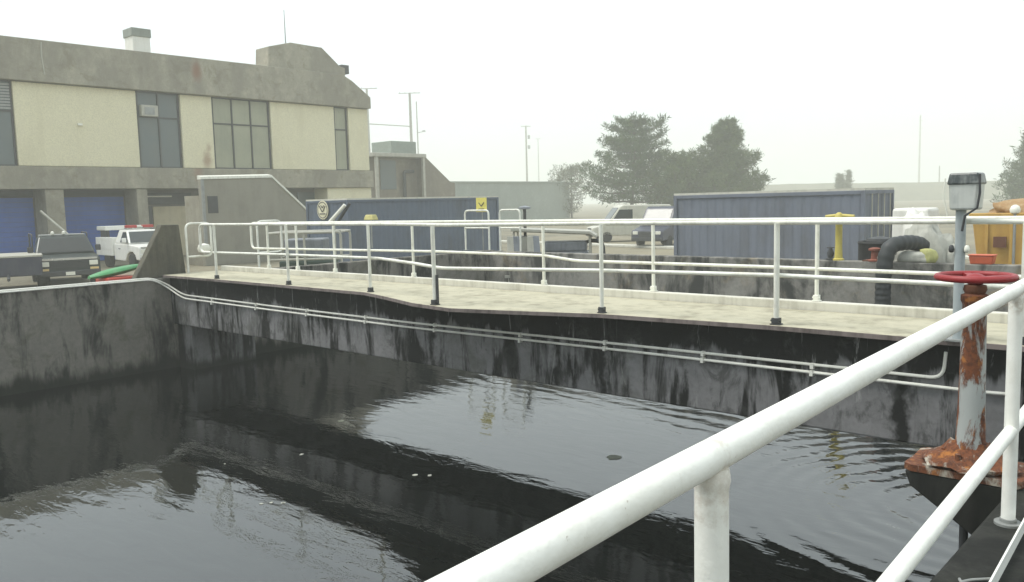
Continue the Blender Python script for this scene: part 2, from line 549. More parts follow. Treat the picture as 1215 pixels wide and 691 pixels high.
MB().box((-8.58, 7.84, .02), (-8.555, 7.87, .42)).build('brace', DKSTEEL, t)

# back railing
t = thing('guard_rail', 'white tubular railing along the back edge of the footbridge', 'railing', (-9, 10.45, 0))
Yb = 9.94
MB().tube(rounded([(-16.3, Yb, .53), (-16.85, Yb, .53), (-16.85, Yb, 1.085), (-12, Yb, 1.09), (-1.0, Yb, 1.09)], .13), .025, 10).build('top_rail', WHITE, t, True)
MB().tube(rounded([(-16.4, Yb, .53), (-10.8, Yb, .575), (-8.4, Yb, .56), (-7.75, Yb, .495), (-4.8, Yb, .50), (-1.0, Yb, .48)], .12), .023, 10).build('mid_rail', WHITE, t, True)
for x in (-16.2, -15.1, -13.8, -11.45, -8.40, -6.41, -4.1, -1.85):
    post_part(t, x, Yb, 0.106, 1.08, .025)

# small return hoops at the left end
for (x, y0_, y1_, lab) in ((-18.28, 9.15, 9.75, 'white return hoop of railing beside the concrete fin at the left bridge end'),
                           (-17.95, 10.75, 11.4, 'white return hoop of railing just behind the left end of the back railing')):
    h = thing('rail_hoop', lab, 'railing', (x, y0_, 0), 'return hoops at the left bridge end')
    zb = -.07 if x < -18.2 else -.02
    MB().tube(rounded([(x, y0_, zb), (x, y0_, 1.1), (x, y1_, 1.1), (x, y1_, .35), (x, y0_ + .02, .35)], .13), .025, 10).build('hoop', WHITE, h, True)
    if x > -18.2:
        MB().box((-18.19, y0_ - .12, -.09), (x + .12, y0_ + .12, zb)).build('bracket', STEEL, h)
    else:
        MB().lathe((x + .02, y1_ - .2, .42), [(.02, 0), (.12, .02), (.15, .1), (.12, .19), (.02, .22)], 16).build('lamp', LAMPW, h, True)

# concrete fin
o = MB().prism([(-18.32, 7.95, -.068), (-18.32, 9.12, -.068), (-18.32, 9.02, 1.09), (-18.32, 8.62, 1.10)], (-.22, 0, 0)).build('concrete_fin', CONC_FIN, bevel=.02)
tag(o, 'tapered olive concrete fin standing on the tank wall at the left bridge end', 'wall fin')
o = MB().prism([(-18.75, 7.55, -1.4), (-19.45, 7.55, -1.4), (-19.45, 8.3, -1.4), (-18.75, 8.3, -1.4)], (0, 0, 1.38)).build('red_crate', RED, bevel=.05)
tag(o, 'red plastic crate standing behind the left tank wall below the concrete fin', 'crate')
gt = MB()
for i in range(9):
    a = i / 8
    gt.v += []
pts = []
kay = MB()
for i in range(11):
    s = i / 10
    r_ = .16 * math.sin(PI * min(1, .06 + s * .94)) ** .6 + .01
    pts.append(((-19.1, 7.30 + 1.25 * s, .0 + .2 * s), r_ * .75))
n_ = 12
vs, fs = [], []
for (p, r_) in pts:
    for k in range(n_):
        a = 2 * PI * k / n_
        vs.append((p[0] + r_ * 1.6 * math.cos(a), p[1], p[2] + r_ * .7 * math.sin(a)))
for i in range(len(pts) - 1):
    for k in range(n_):
        k2 = (k + 1) % n_
        fs.append((i * n_ + k, i * n_ + k2, (i + 1) * n_ + k2, (i + 1) * n_ + k))
fs.append(tuple(range(n_))[::-1]); fs.append(tuple((len(pts) - 1) * n_ + k for k in range(n_)))
kay.add(vs, fs)
o = kay.build('plastic_float', GREEN, None, True)
tag(o, 'long green plastic float with pale tip lying on the red crate by the fin', 'float')

# conduits on the wall top and the beam
for k, (dz, dy, xe, lab) in enumerate(((0, 0, -2.32, 'upper white conduit along the footbridge beam, turning up at its right end'),
                                       (-.075, -.012, -2.0, 'lower white conduit along the footbridge beam, running straight at its right end'))):
    t = thing('conduit', lab, 'pipe', (-9, 8.6, -.45), 'pair of conduits on the beam and wall')
    xo = TX0 + .03 + k * .06
    pts = [(xo, TY0 + .2, -.05 + dz * .4), (xo, 8.25, -.05 + dz * .4), (xo + .05, 8.55 + dy, -.2 + dz), (-17.55, 8.635 + dy, -.42 + dz), (-14, 8.635 + dy, -.445 + dz),
           (-10, 8.635 + dy, -.455 + dz), (-6, 8.635 + dy, -.42 + dz)]
    if k == 0: pts += [(xe, 8.635, -.40), (xe + .02, 8.635, .0 - .14)]
    else: pts += [(xe, 8.623, -.485), (xe + .25, 8.623, -.475)]
    MB().tube(rounded(pts, .22), .017, 8).build('pipe', CONDUIT, t, True)
    for x in (-16.3, -14.6, -12.9, -11.2, -9.5, -7.75, -6.3, -4.9, -3.6):
        z = -.445 + dz + (.02 if x > -7 else -.008)
        MB().box((x - .018, 8.609 + dy, z - .026), (x + .018, 8.665, z + .032)).build('strap', CONDUIT, t)

# ------------------------------------------------------------------ near railing
def nx(Y): return -.665 - .051 * Y
t = thing('guard_rail', 'thick white painted railing in the foreground, closest to the viewer', 'railing', (-.8, 3, -.15))
MB().tube([(nx(Y), Y, .92) for Y in (-1.6, 0, 1, 2, 3, 4, 5, 6.5, 7.6)], .031, 24).build('top_rail', WHITE_NEAR, t, True)
MB().tube([(nx(Y), Y, .25) for Y in (-1.6, 0, 1, 2, 3, 4, 5, 6.5, 7.6)], .029, 20).build('mid_rail', WHITE_NEAR, t, True)
for Y in (-1.6, 1.32, 4.45, 7.2):
    p = MB().cyl((nx(Y), Y, -.209), (nx(Y), Y, .90), .031, n=20).build('post', WHITE_NEAR, t, True)
    MB().lathe((nx(Y), Y, .855), [(.0312, .004), (.0322, .012), (.034, .022), (.0335, .03), (.0315, .042)], 20).build('weld', WHITE_NEAR, p, True)
    MB().lathe((nx(Y), Y, -.209), [(.06, 0), (.06, .012), (.037, .014), (.036, .03), (.0315, .032)], 20).build('base_flange', STEEL, p, True)
tp = MB()
for Y0, Y1 in ((-1.6, 3), (3, 7.6)):
    a, b = Vector((nx(Y0) + .07, Y0, -.209)), Vector((nx(Y1) + .07, Y1, -.209))
    e = Vector((.008, 0, 0)); h = Vector((0, 0, .06))
    tp.hexa([a, b, b + e, a + e, a + h, b + h, b + e + h, a + e + h])
tp.build('toe_plate', WHITE_NEAR, t)
o = MB().tube(rounded([(-.90, 3.66, -.20), (-.885, 3.62, -.195), (-.86, 3.68, -.199), (-.80, 3.74, -.199)], .02), .006, 6).build('wire_offcut', STEEL, None, True)
tag(o, 'short bent offcut of wire lying on the mossy concrete below the near railing', 'wire')

# ------------------------------------------------------------------ valve stand
SX, SY = -1.225, 5.12
t = thing('valve_stand', 'rust-streaked valve stand with a red handwheel on the near tank wall', 'valve', (SX, SY, -.2))
pm = MB()
rng = random.Random(3)
pv = []
N = 26
for i in range(N):
    a = 2 * PI * i / N
    ex = .30 * (abs(math.cos(a)) ** .14) * (1 if math.cos(a) > 0 else -1) + rng.uniform(-.012, .012)
    ey = .20 * (abs(math.sin(a)) ** .14) * (1 if math.sin(a) > 0 else -1) + rng.uniform(-.012, .012)
    pv.append((SX - .02 + ex, SY + .06 + ey, -.203))
pm.prism(pv, (0, 0, .04)).build('base_plate', RUST, t, bevel=.012)
MB().lathe((SX, SY, -.148), [(.155, 0), (.15, .03), (.12, .045), (.105, .075), (.085, .10)], 20).build('flange', RUST, t, True)
MB().cyl((SX - .02, SY, -2.7), (SX - .02, SY, -.21), .024, n=12).build('stem', DKSTEEL, t, True)
hp = MB(); rr = random.Random(9)
hp.lathe((SX, SY, -.150), [(.25, 0), (.235, .02), (.19, .045), (.14, .07), (.105, .10), (.09, .125)], 28)
for v in hp.v:
    k = 1 + rr.uniform(-.12, .12)
    v.x = SX + (v.x - SX) * k * 1.05; v.y = SY + (v.y - SY) * k * .72; v.z += rr.uniform(0, .018)
hp.build('rust_scale', RUST, t, True)
for a in range(6):
    x, y = SX + .128 * math.cos(a * PI / 3 + .3), SY + .128 * math.sin(a * PI / 3 + .3)
    MB().cyl((x, y, -.12), (x, y, -.065), .016, n=6).build('bolt', RUST, t)
MB().lathe((SX, SY, -.06), [(.082, 0), (.075, .06), (.068, .3), (.063, .6), (.060, .82), (.07, .84), (.07, .87), (.05, .88)], 22).build('pedestal', RUSTPIPE, t, True)
MB().lathe((SX, SY, .82), [(.05, 0), (.06, .02), (.055, .045), (.03, .05), (.026, .06)], 18).build('yoke', BROWN, t, True)
hw = MB().torus((SX, SY, .91), .188, .019, 44, 12)
for k in range(4):
    a = k * PI / 2 + .5
    u = Vector((math.cos(a), math.sin(a), 0)); v = Vector((-u.y, u.x, 0)) * .018
    p0, p1 = Vector((SX, SY, .90)) + u * .03, Vector((SX, SY, .91)) + u * .18
    hw.hexa([p0 - v * 1.3 - ZZ * .012, p1 - v - ZZ * .01, p1 + v - ZZ * .01, p0 + v * 1.3 - ZZ * .012,
             p0 - v * 1.3 + ZZ * .012, p1 - v + ZZ * .01, p1 + v + ZZ * .01, p0 + v * 1.3 + ZZ * .012])
hub = hw.build('handwheel', REDW, t, True)
MB().lathe((SX, SY, .90), [(.035, -.03), (.05, -.02), (.048, .015), (.03, .025), (.014, .03)], 18).build('hub', REDW, hub, True)

# ------------------------------------------------------------------ bagged control box on a tall post
PX, PY = -2.17, 8.50
t = thing('control_post', 'tall grey post on the footbridge edge carrying a plastic-covered control box', 'control box', (PX, PY, 0))
MB().cyl((PX, PY, 0.001), (PX, PY, 1.47), .045, n=16).build('post', paint('pale_blue_post', (.36, .40, .41), .5, 0, .5, 4.), t, True)
MB().box((PX - .1, PY - .1, .002), (PX + .1, PY + .1, .02)).build('base_plate', STEEL, t)
bx = MB().frustum((PX - .075, PY - .10), (PX + .15, PY + .12), (PX - .09, PY - .10), (PX + .165, PY + .13), 1.21, 1.47).build('box', paint('clouded_plastic', (.52, .54, .51), .2, 0, .7, 7., (.36, .38, .37)), t, bevel=.02)
cap = MB().frustum((PX - .10, PY - .115), (PX + .175, PY + .145), (PX - .085, PY - .09), (PX + .155, PY + .13), 1.44, 1.545).build('lid', paint('dark_lid', (.035, .045, .045), .3, 0, .5, 9., (.4, .42, .4)), bx, bevel=.015)
st = MB().tube([(PX + .172, PY - .11, 1.53), (PX + .178, PY - .12, 1.36), (PX + .16, PY - .118, 1.23), (PX + .06, PY - .11, 1.16), (PX + .04, PY - .11, 1.02)], .011, 6)
st.build('cable', DKSTEEL, t, True)
MB().tube([(PX - .11, PY - .11, 1.5), (PX - .12, PY - .125, 1.35), (PX - .085, PY - .115, 1.16)], .007, 6).build('tie', LAMPW, t, True)
MB().box((PX - .02, PY - .075, 1.27), (PX + .045, PY - .045, 1.42)).build('bracket', STEEL, t)
for sx in (-1, 1):
    MB().lathe((PX + sx * .065, PY - .03, .82), [(.01, 0), (.022, .01), (.026, .03), (.02, .06), (.01, .07)], 12).build('push_button', DKSTEEL if sx < 0 else LAMPW, t, True)

# ------------------------------------------------------------------ main building
BX = -50.0
t = thing('industrial_building', 'two-storey concrete building with pale panels and blue roll doors on the left', 'building', (BX, 28, GZ))
ROOF = [(6, 10.72), (37.2, 10.72), (38.0, 10.35), (39.6, 9.3), (39.6, 8.5), (6, 8.5)]
MB().prism([(BX + .35, y, z) for y, z in ROOF], (-14, 0, 0)).build('roof_fascia', CONC_B, t, bevel=.04)
MB().box((BX - 12, 6, 3.99), (BX - .25, 39.5, 8.51)).build('upper_wall', CONC_B, t)
MB().box((BX - 13.6, 5.98, 2.78), (BX + .30, 39.6, 4.0)).build('floor_band', CONC_B, t, bevel=.03)
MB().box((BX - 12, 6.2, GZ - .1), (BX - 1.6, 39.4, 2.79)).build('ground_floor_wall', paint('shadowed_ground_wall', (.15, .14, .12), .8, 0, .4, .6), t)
for (a, b, col) in ((15.98, 22.5, 0), (25.2, 27.25, 1), (31.42, 36.52, 0), (37.75, 39.5, 1)):
    MB().box((BX - .3, a, 4.03), (BX + .02, b, 8.47)).build('wall_panel', PANEL, t, bevel=.03)


def window(y0, y1, cols, trans, glass, zb=4.05, zt=8.47, split=True):
    f = MB()
    fr = .09
    for i in range(cols + 1):
        y = y0 + (y1 - y0) * i / cols
        f.box((BX - .26, y - fr / 2, zb), (BX - .10, y + fr / 2, zt))
    for z in (zb, trans, zt - .02):
        for i in range(cols):
            a, b = y0 + (y1 - y0) * i / cols + fr / 2, y0 + (y1 - y0) * (i + 1) / cols - fr / 2
            f.box((BX - .25, a + .001, z - fr / 2), (BX - .11, b - .001, z + fr / 2))
    wf = f.build('window_frame', DKSTEEL, t)
    for i in range(cols):
        a, b = y0 + (y1 - y0) * i / cols + fr / 2, y0 + (y1 - y0) * (i + 1) / cols - fr / 2
        MB().box((BX - .20, a + .002, zb + fr / 2), (BX - .17, b - .002, trans - fr / 2)).build('pane', glass, wf)
        MB().box((BX - .20, a + .002, trans + fr / 2), (BX - .17, b - .002, zt - fr / 2)).build('pane', glass, wf)
    return wf


window(12.6, 15.9, 2, 6.9, GLASS_D)
lv = MB()
for k in range(9): lv.box((BX - .16, 12.7, 7.0 + k * .155), (BX - .09, 15.85, 7.1 + k * .155))
lv.build('louvre', STEEL, t)
window(22.6, 25.1, 2, 7.0, GLASS_D)
ac = MB().box((BX - .3, 22.72, 7.02), (BX + .18, 23.72, 7.68)).build('air_conditioner', MACH_L, t, bevel=.03)
MB().box((BX + .185, 22.9, 7.12), (BX + .20, 23.5, 7.55)).build('grille', STEEL, ac)
window(27.35, 31.32, 3, 6.85, GLASS_B)
window(36.62, 37.65, 1, 6.9, GLASS_B)
lm = MB().box((BX + .02, 19.1, 6.3), (BX + .16, 19.35, 6.42)).build('wall_lamp', LAMPW, t)
# ground floor: roll doors, columns, strip windows
for (a, b, darkt) in ((9.2, 17.0, .7), (18.15, 22.0, .25)):
    dr = MB()
    nz = 14
    for k in range(nz):
        z0 = -1.38 + k * (3.75 / nz)
        dr.box((BX - 1.55, a, z0), (BX - 1.5 + (.03 if k % 2 else 0), b, z0 + 3.75 / nz - .015))
    dr.build('roll_door', BLUE_DOOR, t)
    MB().box((BX - 1.58, a, 2.38), (BX - 1.35, b, 2.77)).build('door_housing', DKSTEEL, t)
for (a, b) in ((17.1, 18.05), (22.08, 22.72), (8.2, 9.1)):
    MB().box((BX - 1.5, a, GZ), (BX + .2, b, 2.77)).build('column', CONC_B, t, bevel=.03)
wf = MB().box((BX - 1.62, 22.9, 1.85), (BX - 1.5, 26.3, 2.55)).build('strip_window', DKSTEEL, t)
MB().box((BX - 1.49, 23.0, 2.3), (BX - 1.46, 25.0, 2.38)).build('tube_light', LAMPW, t)
MB().box((BX - 1.58, 23.75, -1.38), (BX - 1.45, 26.3, 1.72)).build('tan_panel', paint('tan_panel', (.50, .44, .30), .7, 0, .4, 1.), t)
MB().box((BX - 1.58, 22.8, -1.38), (BX - 1.47, 23.7, 1.75)).build('side_door', DKSTEEL, t)
for a in (27.3, 29.6, 31.9, 34.2):
    MB().box((BX - 1.6, a, .6), (BX - 1.5, a + 1.5, 2.5)).build('ground_window', GLASS_D, t)
MB().box((BX - 1.5, 35.6, GZ), (BX + .1, 39.5, 2.77)).build('end_pier', PANEL, t, bevel=.03)
# roof structures
ph = MB().prism([(BX + .1, 31.4, 10.72), (BX + .1, 31.5, 12.05), (BX + .1, 33.2, 12.5), (BX + .1, 35.7, 12.45), (BX + .1, 37.2, 11.3), (BX + .1, 37.6, 11.25), (BX + .1, 37.6, 10.55)], (-1.6, 0, 0))
pho = ph.build('penthouse', CONC_B, t, bevel=.04)
MB().cyl((BX - .8, 33.4, 12.4), (BX - .8, 33.4, 14.8), .045, .02, 8).build('antenna', STEEL, pho, True)
MB().box((BX - 1.2, 37.5, 10.9), (BX - .1, 38.1, 11.5)).build('roof_flood', DKSTEEL, t)
vb = MB().box((BX - 1.5, 22.75, 10.70), (BX - .4, 23.8, 12.15)).build('roof_vent', TARPW, t, bevel=.04)
MB().box((BX - 1.56, 22.69, 11.7), (BX - .34, 23.86, 12.2)).build('vent_hood', paint('vent_hood_grey', (.22, .24, .21), .6, 0, .4, 2.), vb, bevel=.04)
MB().tube([(BX + .37, 17.45, 10.6), (BX + .37, 17.42, 9.8), (BX + .37, 17.5, 8.9)], .035, 6).build('downpipe', MACH_L, t, True)
o = MB().lathe((BX + .35, 28.0 - 1.1, 9.6), [(.01, 0), (.36, .01), (.36, .02), (.01, .03)], 18, 'x').build('rust_patch_plate', BROWN, t)
o.scale = (1, .8, 1)
o.location = (0, -.02 + 0, 0)
bpy.data.objects.remove(o)

# stair with parapet in front of the building
t = thing('exterior_stair', 'grey stair wall with white coping in front of the concrete building', 'stair', (-40, 23, GZ))
SP = [onX(238, 213, -40), onX(322, 211, -40), onX(355, 242, -40)]
a, b, c = [(p.y, p.z) for p in SP]
e = (c[0] + 1.6, c[1] - (b[1] - c[1]) / (c[0] - b[0]) * 1.6)
MB().prism([(-40, a[0], GZ), (-40, a[0], a[1]), (-40, b[0], b[1]), (-40, e[0], e[1]), (-40, e[0], GZ)], (-.3, 0, 0)).build('parapet', paint('stair_render', (.26, .245, .20), .8, 0, .35, .8), t, bevel=.02)
cp = MB()
for p, q in ((a, b), (b, e)):
    cp.hexa([(-39.94, p[0], p[1] + .005), (-39.94, q[0], q[1] + .005), (-40.36, q[0], q[1] + .005), (-40.36, p[0], p[1] + .005),
             (-39.94, p[0], p[1] + .13), (-39.94, q[0], q[1] + .13), (-40.36, q[0], q[1] + .2), (-40.36, p[0], p[1] + .2)])
cp.build('coping', WHITE, t)
stp = MB()
ns = 16
for i in range(ns):
    y0_ = b[0] + (e[0] - b[0]) * i / ns * 1.3
    stp.box((-41.8, y0_, GZ), (-40.31, y0_ + (e[0] - b[0]) * 1.3 / ns - .004, b[1] - .9 - (i + 1) * (b[1] - .9 - GZ) / (ns + 1)))
stp.box((-41.8, a[0], GZ), (-40.31, b[0] - .004, b[1] - .9))
stp.build('steps', CONC_B, t)
q0, q1 = onX(246, 233, -40), onX(259, 253, -40)
MB().box((-40.02, q0.y, q1.z), (-39.97, q1.y, q0.z)).build('vent_opening', DKSTEEL, t)
MB().box((-39.995, a[0] - .02, -.4), (-39.9, a[0] + .12, a[1] - .01)).build('downpipe', STEEL, t)

# ------------------------------------------------------------------ containers
def container(name, label, x0, y0, x1, y1, z0, h, mat, door_end=None, long_axis='x'):
    t = thing(name, label, 'container', ((x0 + x1) / 2, (y0 + y1) / 2, z0), 'shipping containers in the yard')
    z1 = z0 + h
    def corr(ax, fixed, a, b, out):
        m = MB(); per = .278; n = int((b - a) / per); per = (b - a) / n
        for i in range(n):
            s0 = a + i * per
            pr = [(s0, 0), (s0 + per * .25, 0), (s0 + per * .4, .012), (s0 + per * .85, .012), (s0 + per, 0)]
            for (u0, d0), (u1, d1) in zip(pr[:-1], pr[1:]):
                P = lambda u, dd, z: (u, fixed + out * (-.05 + dd), z) if ax == 'x' else (fixed + out * (-.05 + dd), u, z)
                m.add([P(u0, d0, z0 + .16), P(u1, d1, z0 + .16), P(u1, d1, z1 - .11), P(u0, d0, z1 - .11)], [(0, 1, 2, 3)])
        return m
    pw = .12
    corr('x', y0, x0 + pw, x1 - pw, -1).build('side_panel', mat, t)
    corr('x', y1, x0 + pw, x1 - pw, 1).build('side_panel', mat, t)
    corr('y', x0, y0 + pw, y1 - pw, -1).build('end_panel', mat, t)
    corr('y', x1, y0 + pw, y1 - pw, 1).build('end_panel', mat, t)
    f = MB()
    for x in (x0, x1 - pw):
        for y in (y0, y1 - pw):
            f.box((x, y, z0), (x + pw, y + pw, z1))
    for z, hh in ((z0, .16), (z1 - .11, .11)):
        for y in (y0, y1 - .08): f.box((x0 + pw + .001, y, z + .002), (x1 - pw - .001, y + .08, z + hh - .002))
        for x in (x0, x1 - .08): f.box((x, y0 + pw + .001, z + .002), (x + .08, y1 - pw - .001, z + hh - .002))
    f.build('frame', mat, t, bevel=.008)
    rf = MB(); n = 20
    rf.box((x0 + .01, y0 + .01, z1 - .06), (x1 - .01, y1 - .01, z1 + .065))
    rf.build('roof', CONT_TOP, t)
    if door_end == 'x1':
        for y in (y0 + .45, y0 + .95, y1 - .95, y1 - .45):
            MB().cyl((x1 + .035, y, z0 + .12), (x1 + .035, y, z1 - .1), .02, n=8).build('lock_bar', MACH_L, t, True)
    return t


container('shipping_container', 'faded blue-grey shipping container right of centre, in front of the conifers', -14.75, 24.1, -8.6, 26.5, -1.4, 2.88, CONT_GREY, 'x1')
cl = onX(412, 237, -28.6)
LY = cl.y
ct = container('shipping_container', 'dark blue shipping container on the left in front of the concrete building', -31.6, LY, -28.6, LY + 9.15, -1.4, 3.08, CONT_BLUE, None)

ec = onY(383, 249.5, LY - .02)
er = .40
em = MB().lathe((ec.x, LY - .035, ec.z), [(.02, 0), (er, 0), (er, .02), (.02, .02)], 32, 'y').build('emblem', CREAMD, ct)
mk = MB()
mk.torus((ec.x, LY - .036, ec.z), er * .84, .016, 32, 6, 'y')
for p, q in (((-.21, .17), (-.02, -.08)), ((.21, .17), (.02, -.08)), ((-.10, .20), (-.02, .10)), ((.10, .20), (.02, .10)), ((-.2, -.16), (.2, -.16))):
    mk.tube([(ec.x + p[0], LY - .042, ec.z + p[1]), (ec.x + q[0], LY - .042, ec.z + q[1])], .024, 6)
mk.build('emblem_mark', DKSTEEL, em)

# ------------------------------------------------------------------ vehicles (local: +x forward, z=0 ground)
def wheel(parent, x, y, r=.38, wd=.26):
    w = MB().lathe((x, y - wd / 2, r), [(r * .62, 0), (r * .94, 0), (r, .04), (r, wd - .04), (r * .94, wd), (r * .62, wd)], 24, 'y').build('wheel', BLACK, parent, True)
    MB().lathe((x, y - wd / 2 + .01, r), [(.05, .01), (r * .6, .0), (r * .6, wd - .02), (.05, wd - .03)], 18, 'y').build('rim', CHROME, w, True)


def place(t, p, heading):
    t.location = p
    t.rotation_euler = (0, 0, heading)


def pickup(label, mat, kind, W=2.0, L=5.6):
    """kind: 'pickup' or 'service'"""
    t = thing('pickup_truck' if kind == 'pickup' else 'service_truck', label, 'truck')
    w = W / 2
    hx = L / 2
    # side profile of the body: hood, cab base, bed
    bedz = 1.25 if kind == 'pickup' else 1.05
    prof = [(hx, .48), (hx, 1.02), (hx - .06, 1.14), (hx - 1.35, 1.24), (hx - 3.2, 1.26), (hx - 3.2, .42), (hx - 1.95, .40), (hx - 1.8, .40), (hx - 1.55, .72), (hx - 1.25, .86), (hx - .85, .86), (hx - .55, .72), (hx - .40, .48)]
    MB().prism([(x, -w, z) for x, z in prof], (0, W, 0)).build('body', mat, t, bevel=.05)
    # cab
    c0, c1 = hx - 3.15, hx - 1.25
    MB().frustum((c0, -w + .03), (c1, w - .03), (c0 + .15, -w + .22), (c1 - .72, w - .22), 1.255, 1.92).build('cab', mat, t, bevel=.05)
    ws = MB().hexa([(c1 - .06, -w + .12, 1.31), (c1 - .02, -w + .12, 1.31), (c1 - .02, w - .12, 1.31), (c1 - .06, w - .12, 1.31),
                    (c1 - .66, -w + .28, 1.84), (c1 - .62, -w + .28, 1.84), (c1 - .62, w - .28, 1.84), (c1 - .66, w - .28, 1.84)])
    ws.build('windshield', GLASS_V if kind == 'service' else GLASS_K, t)
    for s in (-1, 1):
        y = s * (w - .02)
        yt = s * (w - .20)
        MB().hexa([(c0 + .75, y + s * .005, 1.32), (c1 - .18, y + s * .005, 1.32), (c1 - .18, y - s * .03, 1.32), (c0 + .75, y - s * .03, 1.32),
                   (c0 + .75, yt + s * .012, 1.83), (c1 - .72, yt + s * .012, 1.83), (c1 - .72, yt - s * .02, 1.83), (c0 + .75, yt - s * .02, 1.83)]).build('side_window', GLASS_V, t)
        MB().box((c1 - .30, s * (w + .12) - .1, 1.32), (c1 - .18, s * (w + .12) + .1, 1.55)).build('mirror', DKSTEEL if kind == 'pickup' else mat, t, bevel=.03)
        hl = MB().box((hx - .03, s * (w - .24) - .15, .82), (hx + .035, s * (w - .24) + .15, 1.0)).build('headlight', LAMPW, t, bevel=.02)
        MB().box((hx - .03, s * (w - .22) - .15, .66), (hx + .05, s * (w - .22) + .15, .74)).build('indicator', AMBER if kind == 'pickup' else LAMPW, t)
        MB().box((hx - 2.6, s * w - .012, .98), (hx - 2.35, s * w + .03, 1.03)).build('door_handle', CHROME, t)
        for x in (hx - 1.05, hx - 4.35):
            wheel(t, x, s * (w - .15), .40, .26)
    gr = MB()
    for k in range(5): gr.box((hx - .02, -w + .45, .76 + k * .055), (hx + .03, w - .45, .79 + k * .055))
    gr.build('grille', DKSTEEL if kind == 'pickup' else STEEL, t)
    MB().box((hx - .02, -w + .1, 1.045), (hx + .02, w - .1, 1.125)).build('hood_trim', CHROME, t)
    bp = MB().box((hx - .05, -w + .02, .44), (hx + .14, w - .02, .64)).build('bumper', CHROME if kind == 'service' else DKSTEEL, t, bevel=.04)
    MB().box((hx + .142, -.16, .47), (hx + .15, .16, .60)).build('number_plate', LAMPW, bp)
    b0 = -hx
    if kind == 'pickup':
        b = MB()
        b.box((b0, -w, .62), (hx - 3.25, -w + .08, 1.26)); b.box((b0, w - .08, .62), (hx - 3.25, w, 1.26))
        b.box((b0, -w + .081, .62), (b0 + .08, w - .081, 1.26)); b.box((b0 + .081, -w + .081, .62), (hx - 3.25, w - .081, .72))
        b.build('bed', mat, t, bevel=.02)
        rk = MB()
        for s in (-1, 1):
            rk.tube(rounded([(b0 + .4, s * (w - .06), 1.26), (b0 + .4, s * (w - .06), 2.0), (hx - 3.4, s * (w - .06), 2.0), (hx - 3.4, s * (w - .06), 1.26)], .1), .03, 8)
        rk.build('ladder_rack', DKSTEEL, t, True)
        MB().tube([(hx - 3.6, .75, 1.5), (hx - 3.9, .25, 2.05), (hx - 4.5, -.55, 2.95)], .05, 8).build('boom', MACH_L, t, True)
        MB().box((c0 + .2, -w + .25, 1.925), (c1 - .85, w - .25, 1.99)).build('roof_box', STEEL, t, bevel=.02)
        for y in (-.35, .05):
            MB().lathe((c1 - .84, y, 1.99), [(.06, 0), (.07, .03), (.06, .1), (.02, .13)], 10).build('roof_lamp', LAMPW, t, True)
    else:
        b = MB()
        b.box((b0, -w - .06, .62), (hx - 3.3, -w + .42, 1.55)); b.box((b0, w - .42, .62), (hx - 3.3, w + .06, 1.55))
        b.box((b0, -w + .421, .62), (hx - 3.3, w - .421, .95))
        b.build('service_body', mat, t, bevel=.03)
        for s in (-1, 1):
            for x0_ in (b0 + .1, b0 + .85, b0 + 1.55):
                MB().box((x0_, s * (w + .062) - .008, .95), (x0_ + .62, s * (w + .062) + .008, 1.48)).build('locker_door', mat, t, bevel=.01)
        MB().box((b0 + .1, -w + .0, 1.9), (b0 + 1.3, w - .0, 2.12)).build('rear_box', mat, t, bevel=.04)
        for s in (-1, 1):
            MB().box((b0 + .2, s * (w - .2) - .05, 1.552), (b0 + 1.2, s * (w - .2) + .05, 1.898)).build('box_support', DKSTEEL, t)
        lb = MB().box((c0 + .62, -w + .30, 1.98), (c0 + .92, w - .30, 2.02)).build('light_bar', CHROME, t)
        MB().box((c0 + .62, -w + .32, 2.021), (c0 + .92, -.15, 2.16)).build('red_lens', REDL, lb, bevel=.03)
        MB().box((c0 + .62, .15, 2.021), (c0 + .92, w - .32, 2.16)).build('red_lens', REDL, lb, bevel=.03)
        MB().box((c0 + .68, -.149, 2.021), (c0 + .86, .149, 2.11)).build('centre_lens', LAMPW, lb, bevel=.02)
    return t


pk = pickup('dark green pickup truck with a chrome grille strip, facing us behind the left tank wall', VDARK, 'pickup', 2.15, 5.7)
place(pk, spot(70, 34.5), math.atan2(-.26, .96))
sv = pickup('white service truck with red roof lights parked by the blue roll door', VWHITE, 'service', 2.0, 5.6)
place(sv, spot(160, 43.0), math.atan2(-.05, 1.0))

# dark trailer at the left edge
t = thing('utility_trailer', 'dark blue utility trailer with a pale top rail at the left edge of the yard', 'trailer')
MB().box((-1.6, -1.1, .55), (1.6, 1.1, 1.25)).build('body', VBLUE, t, bevel=.04)
MB().box((-1.62, -1.13, 1.252), (1.62, 1.13, 1.31)).build('top_rail', MACH_L, t)
MB().cyl((1.6, 0, .6), (2.6, 0, .5), .05).build('drawbar', DKSTEEL, t, True)
for s in (-1, 1): wheel(t, -.1, s * 1.24, .36, .22)
place(t, spot(5, 32), math.atan2(-.3, .95))


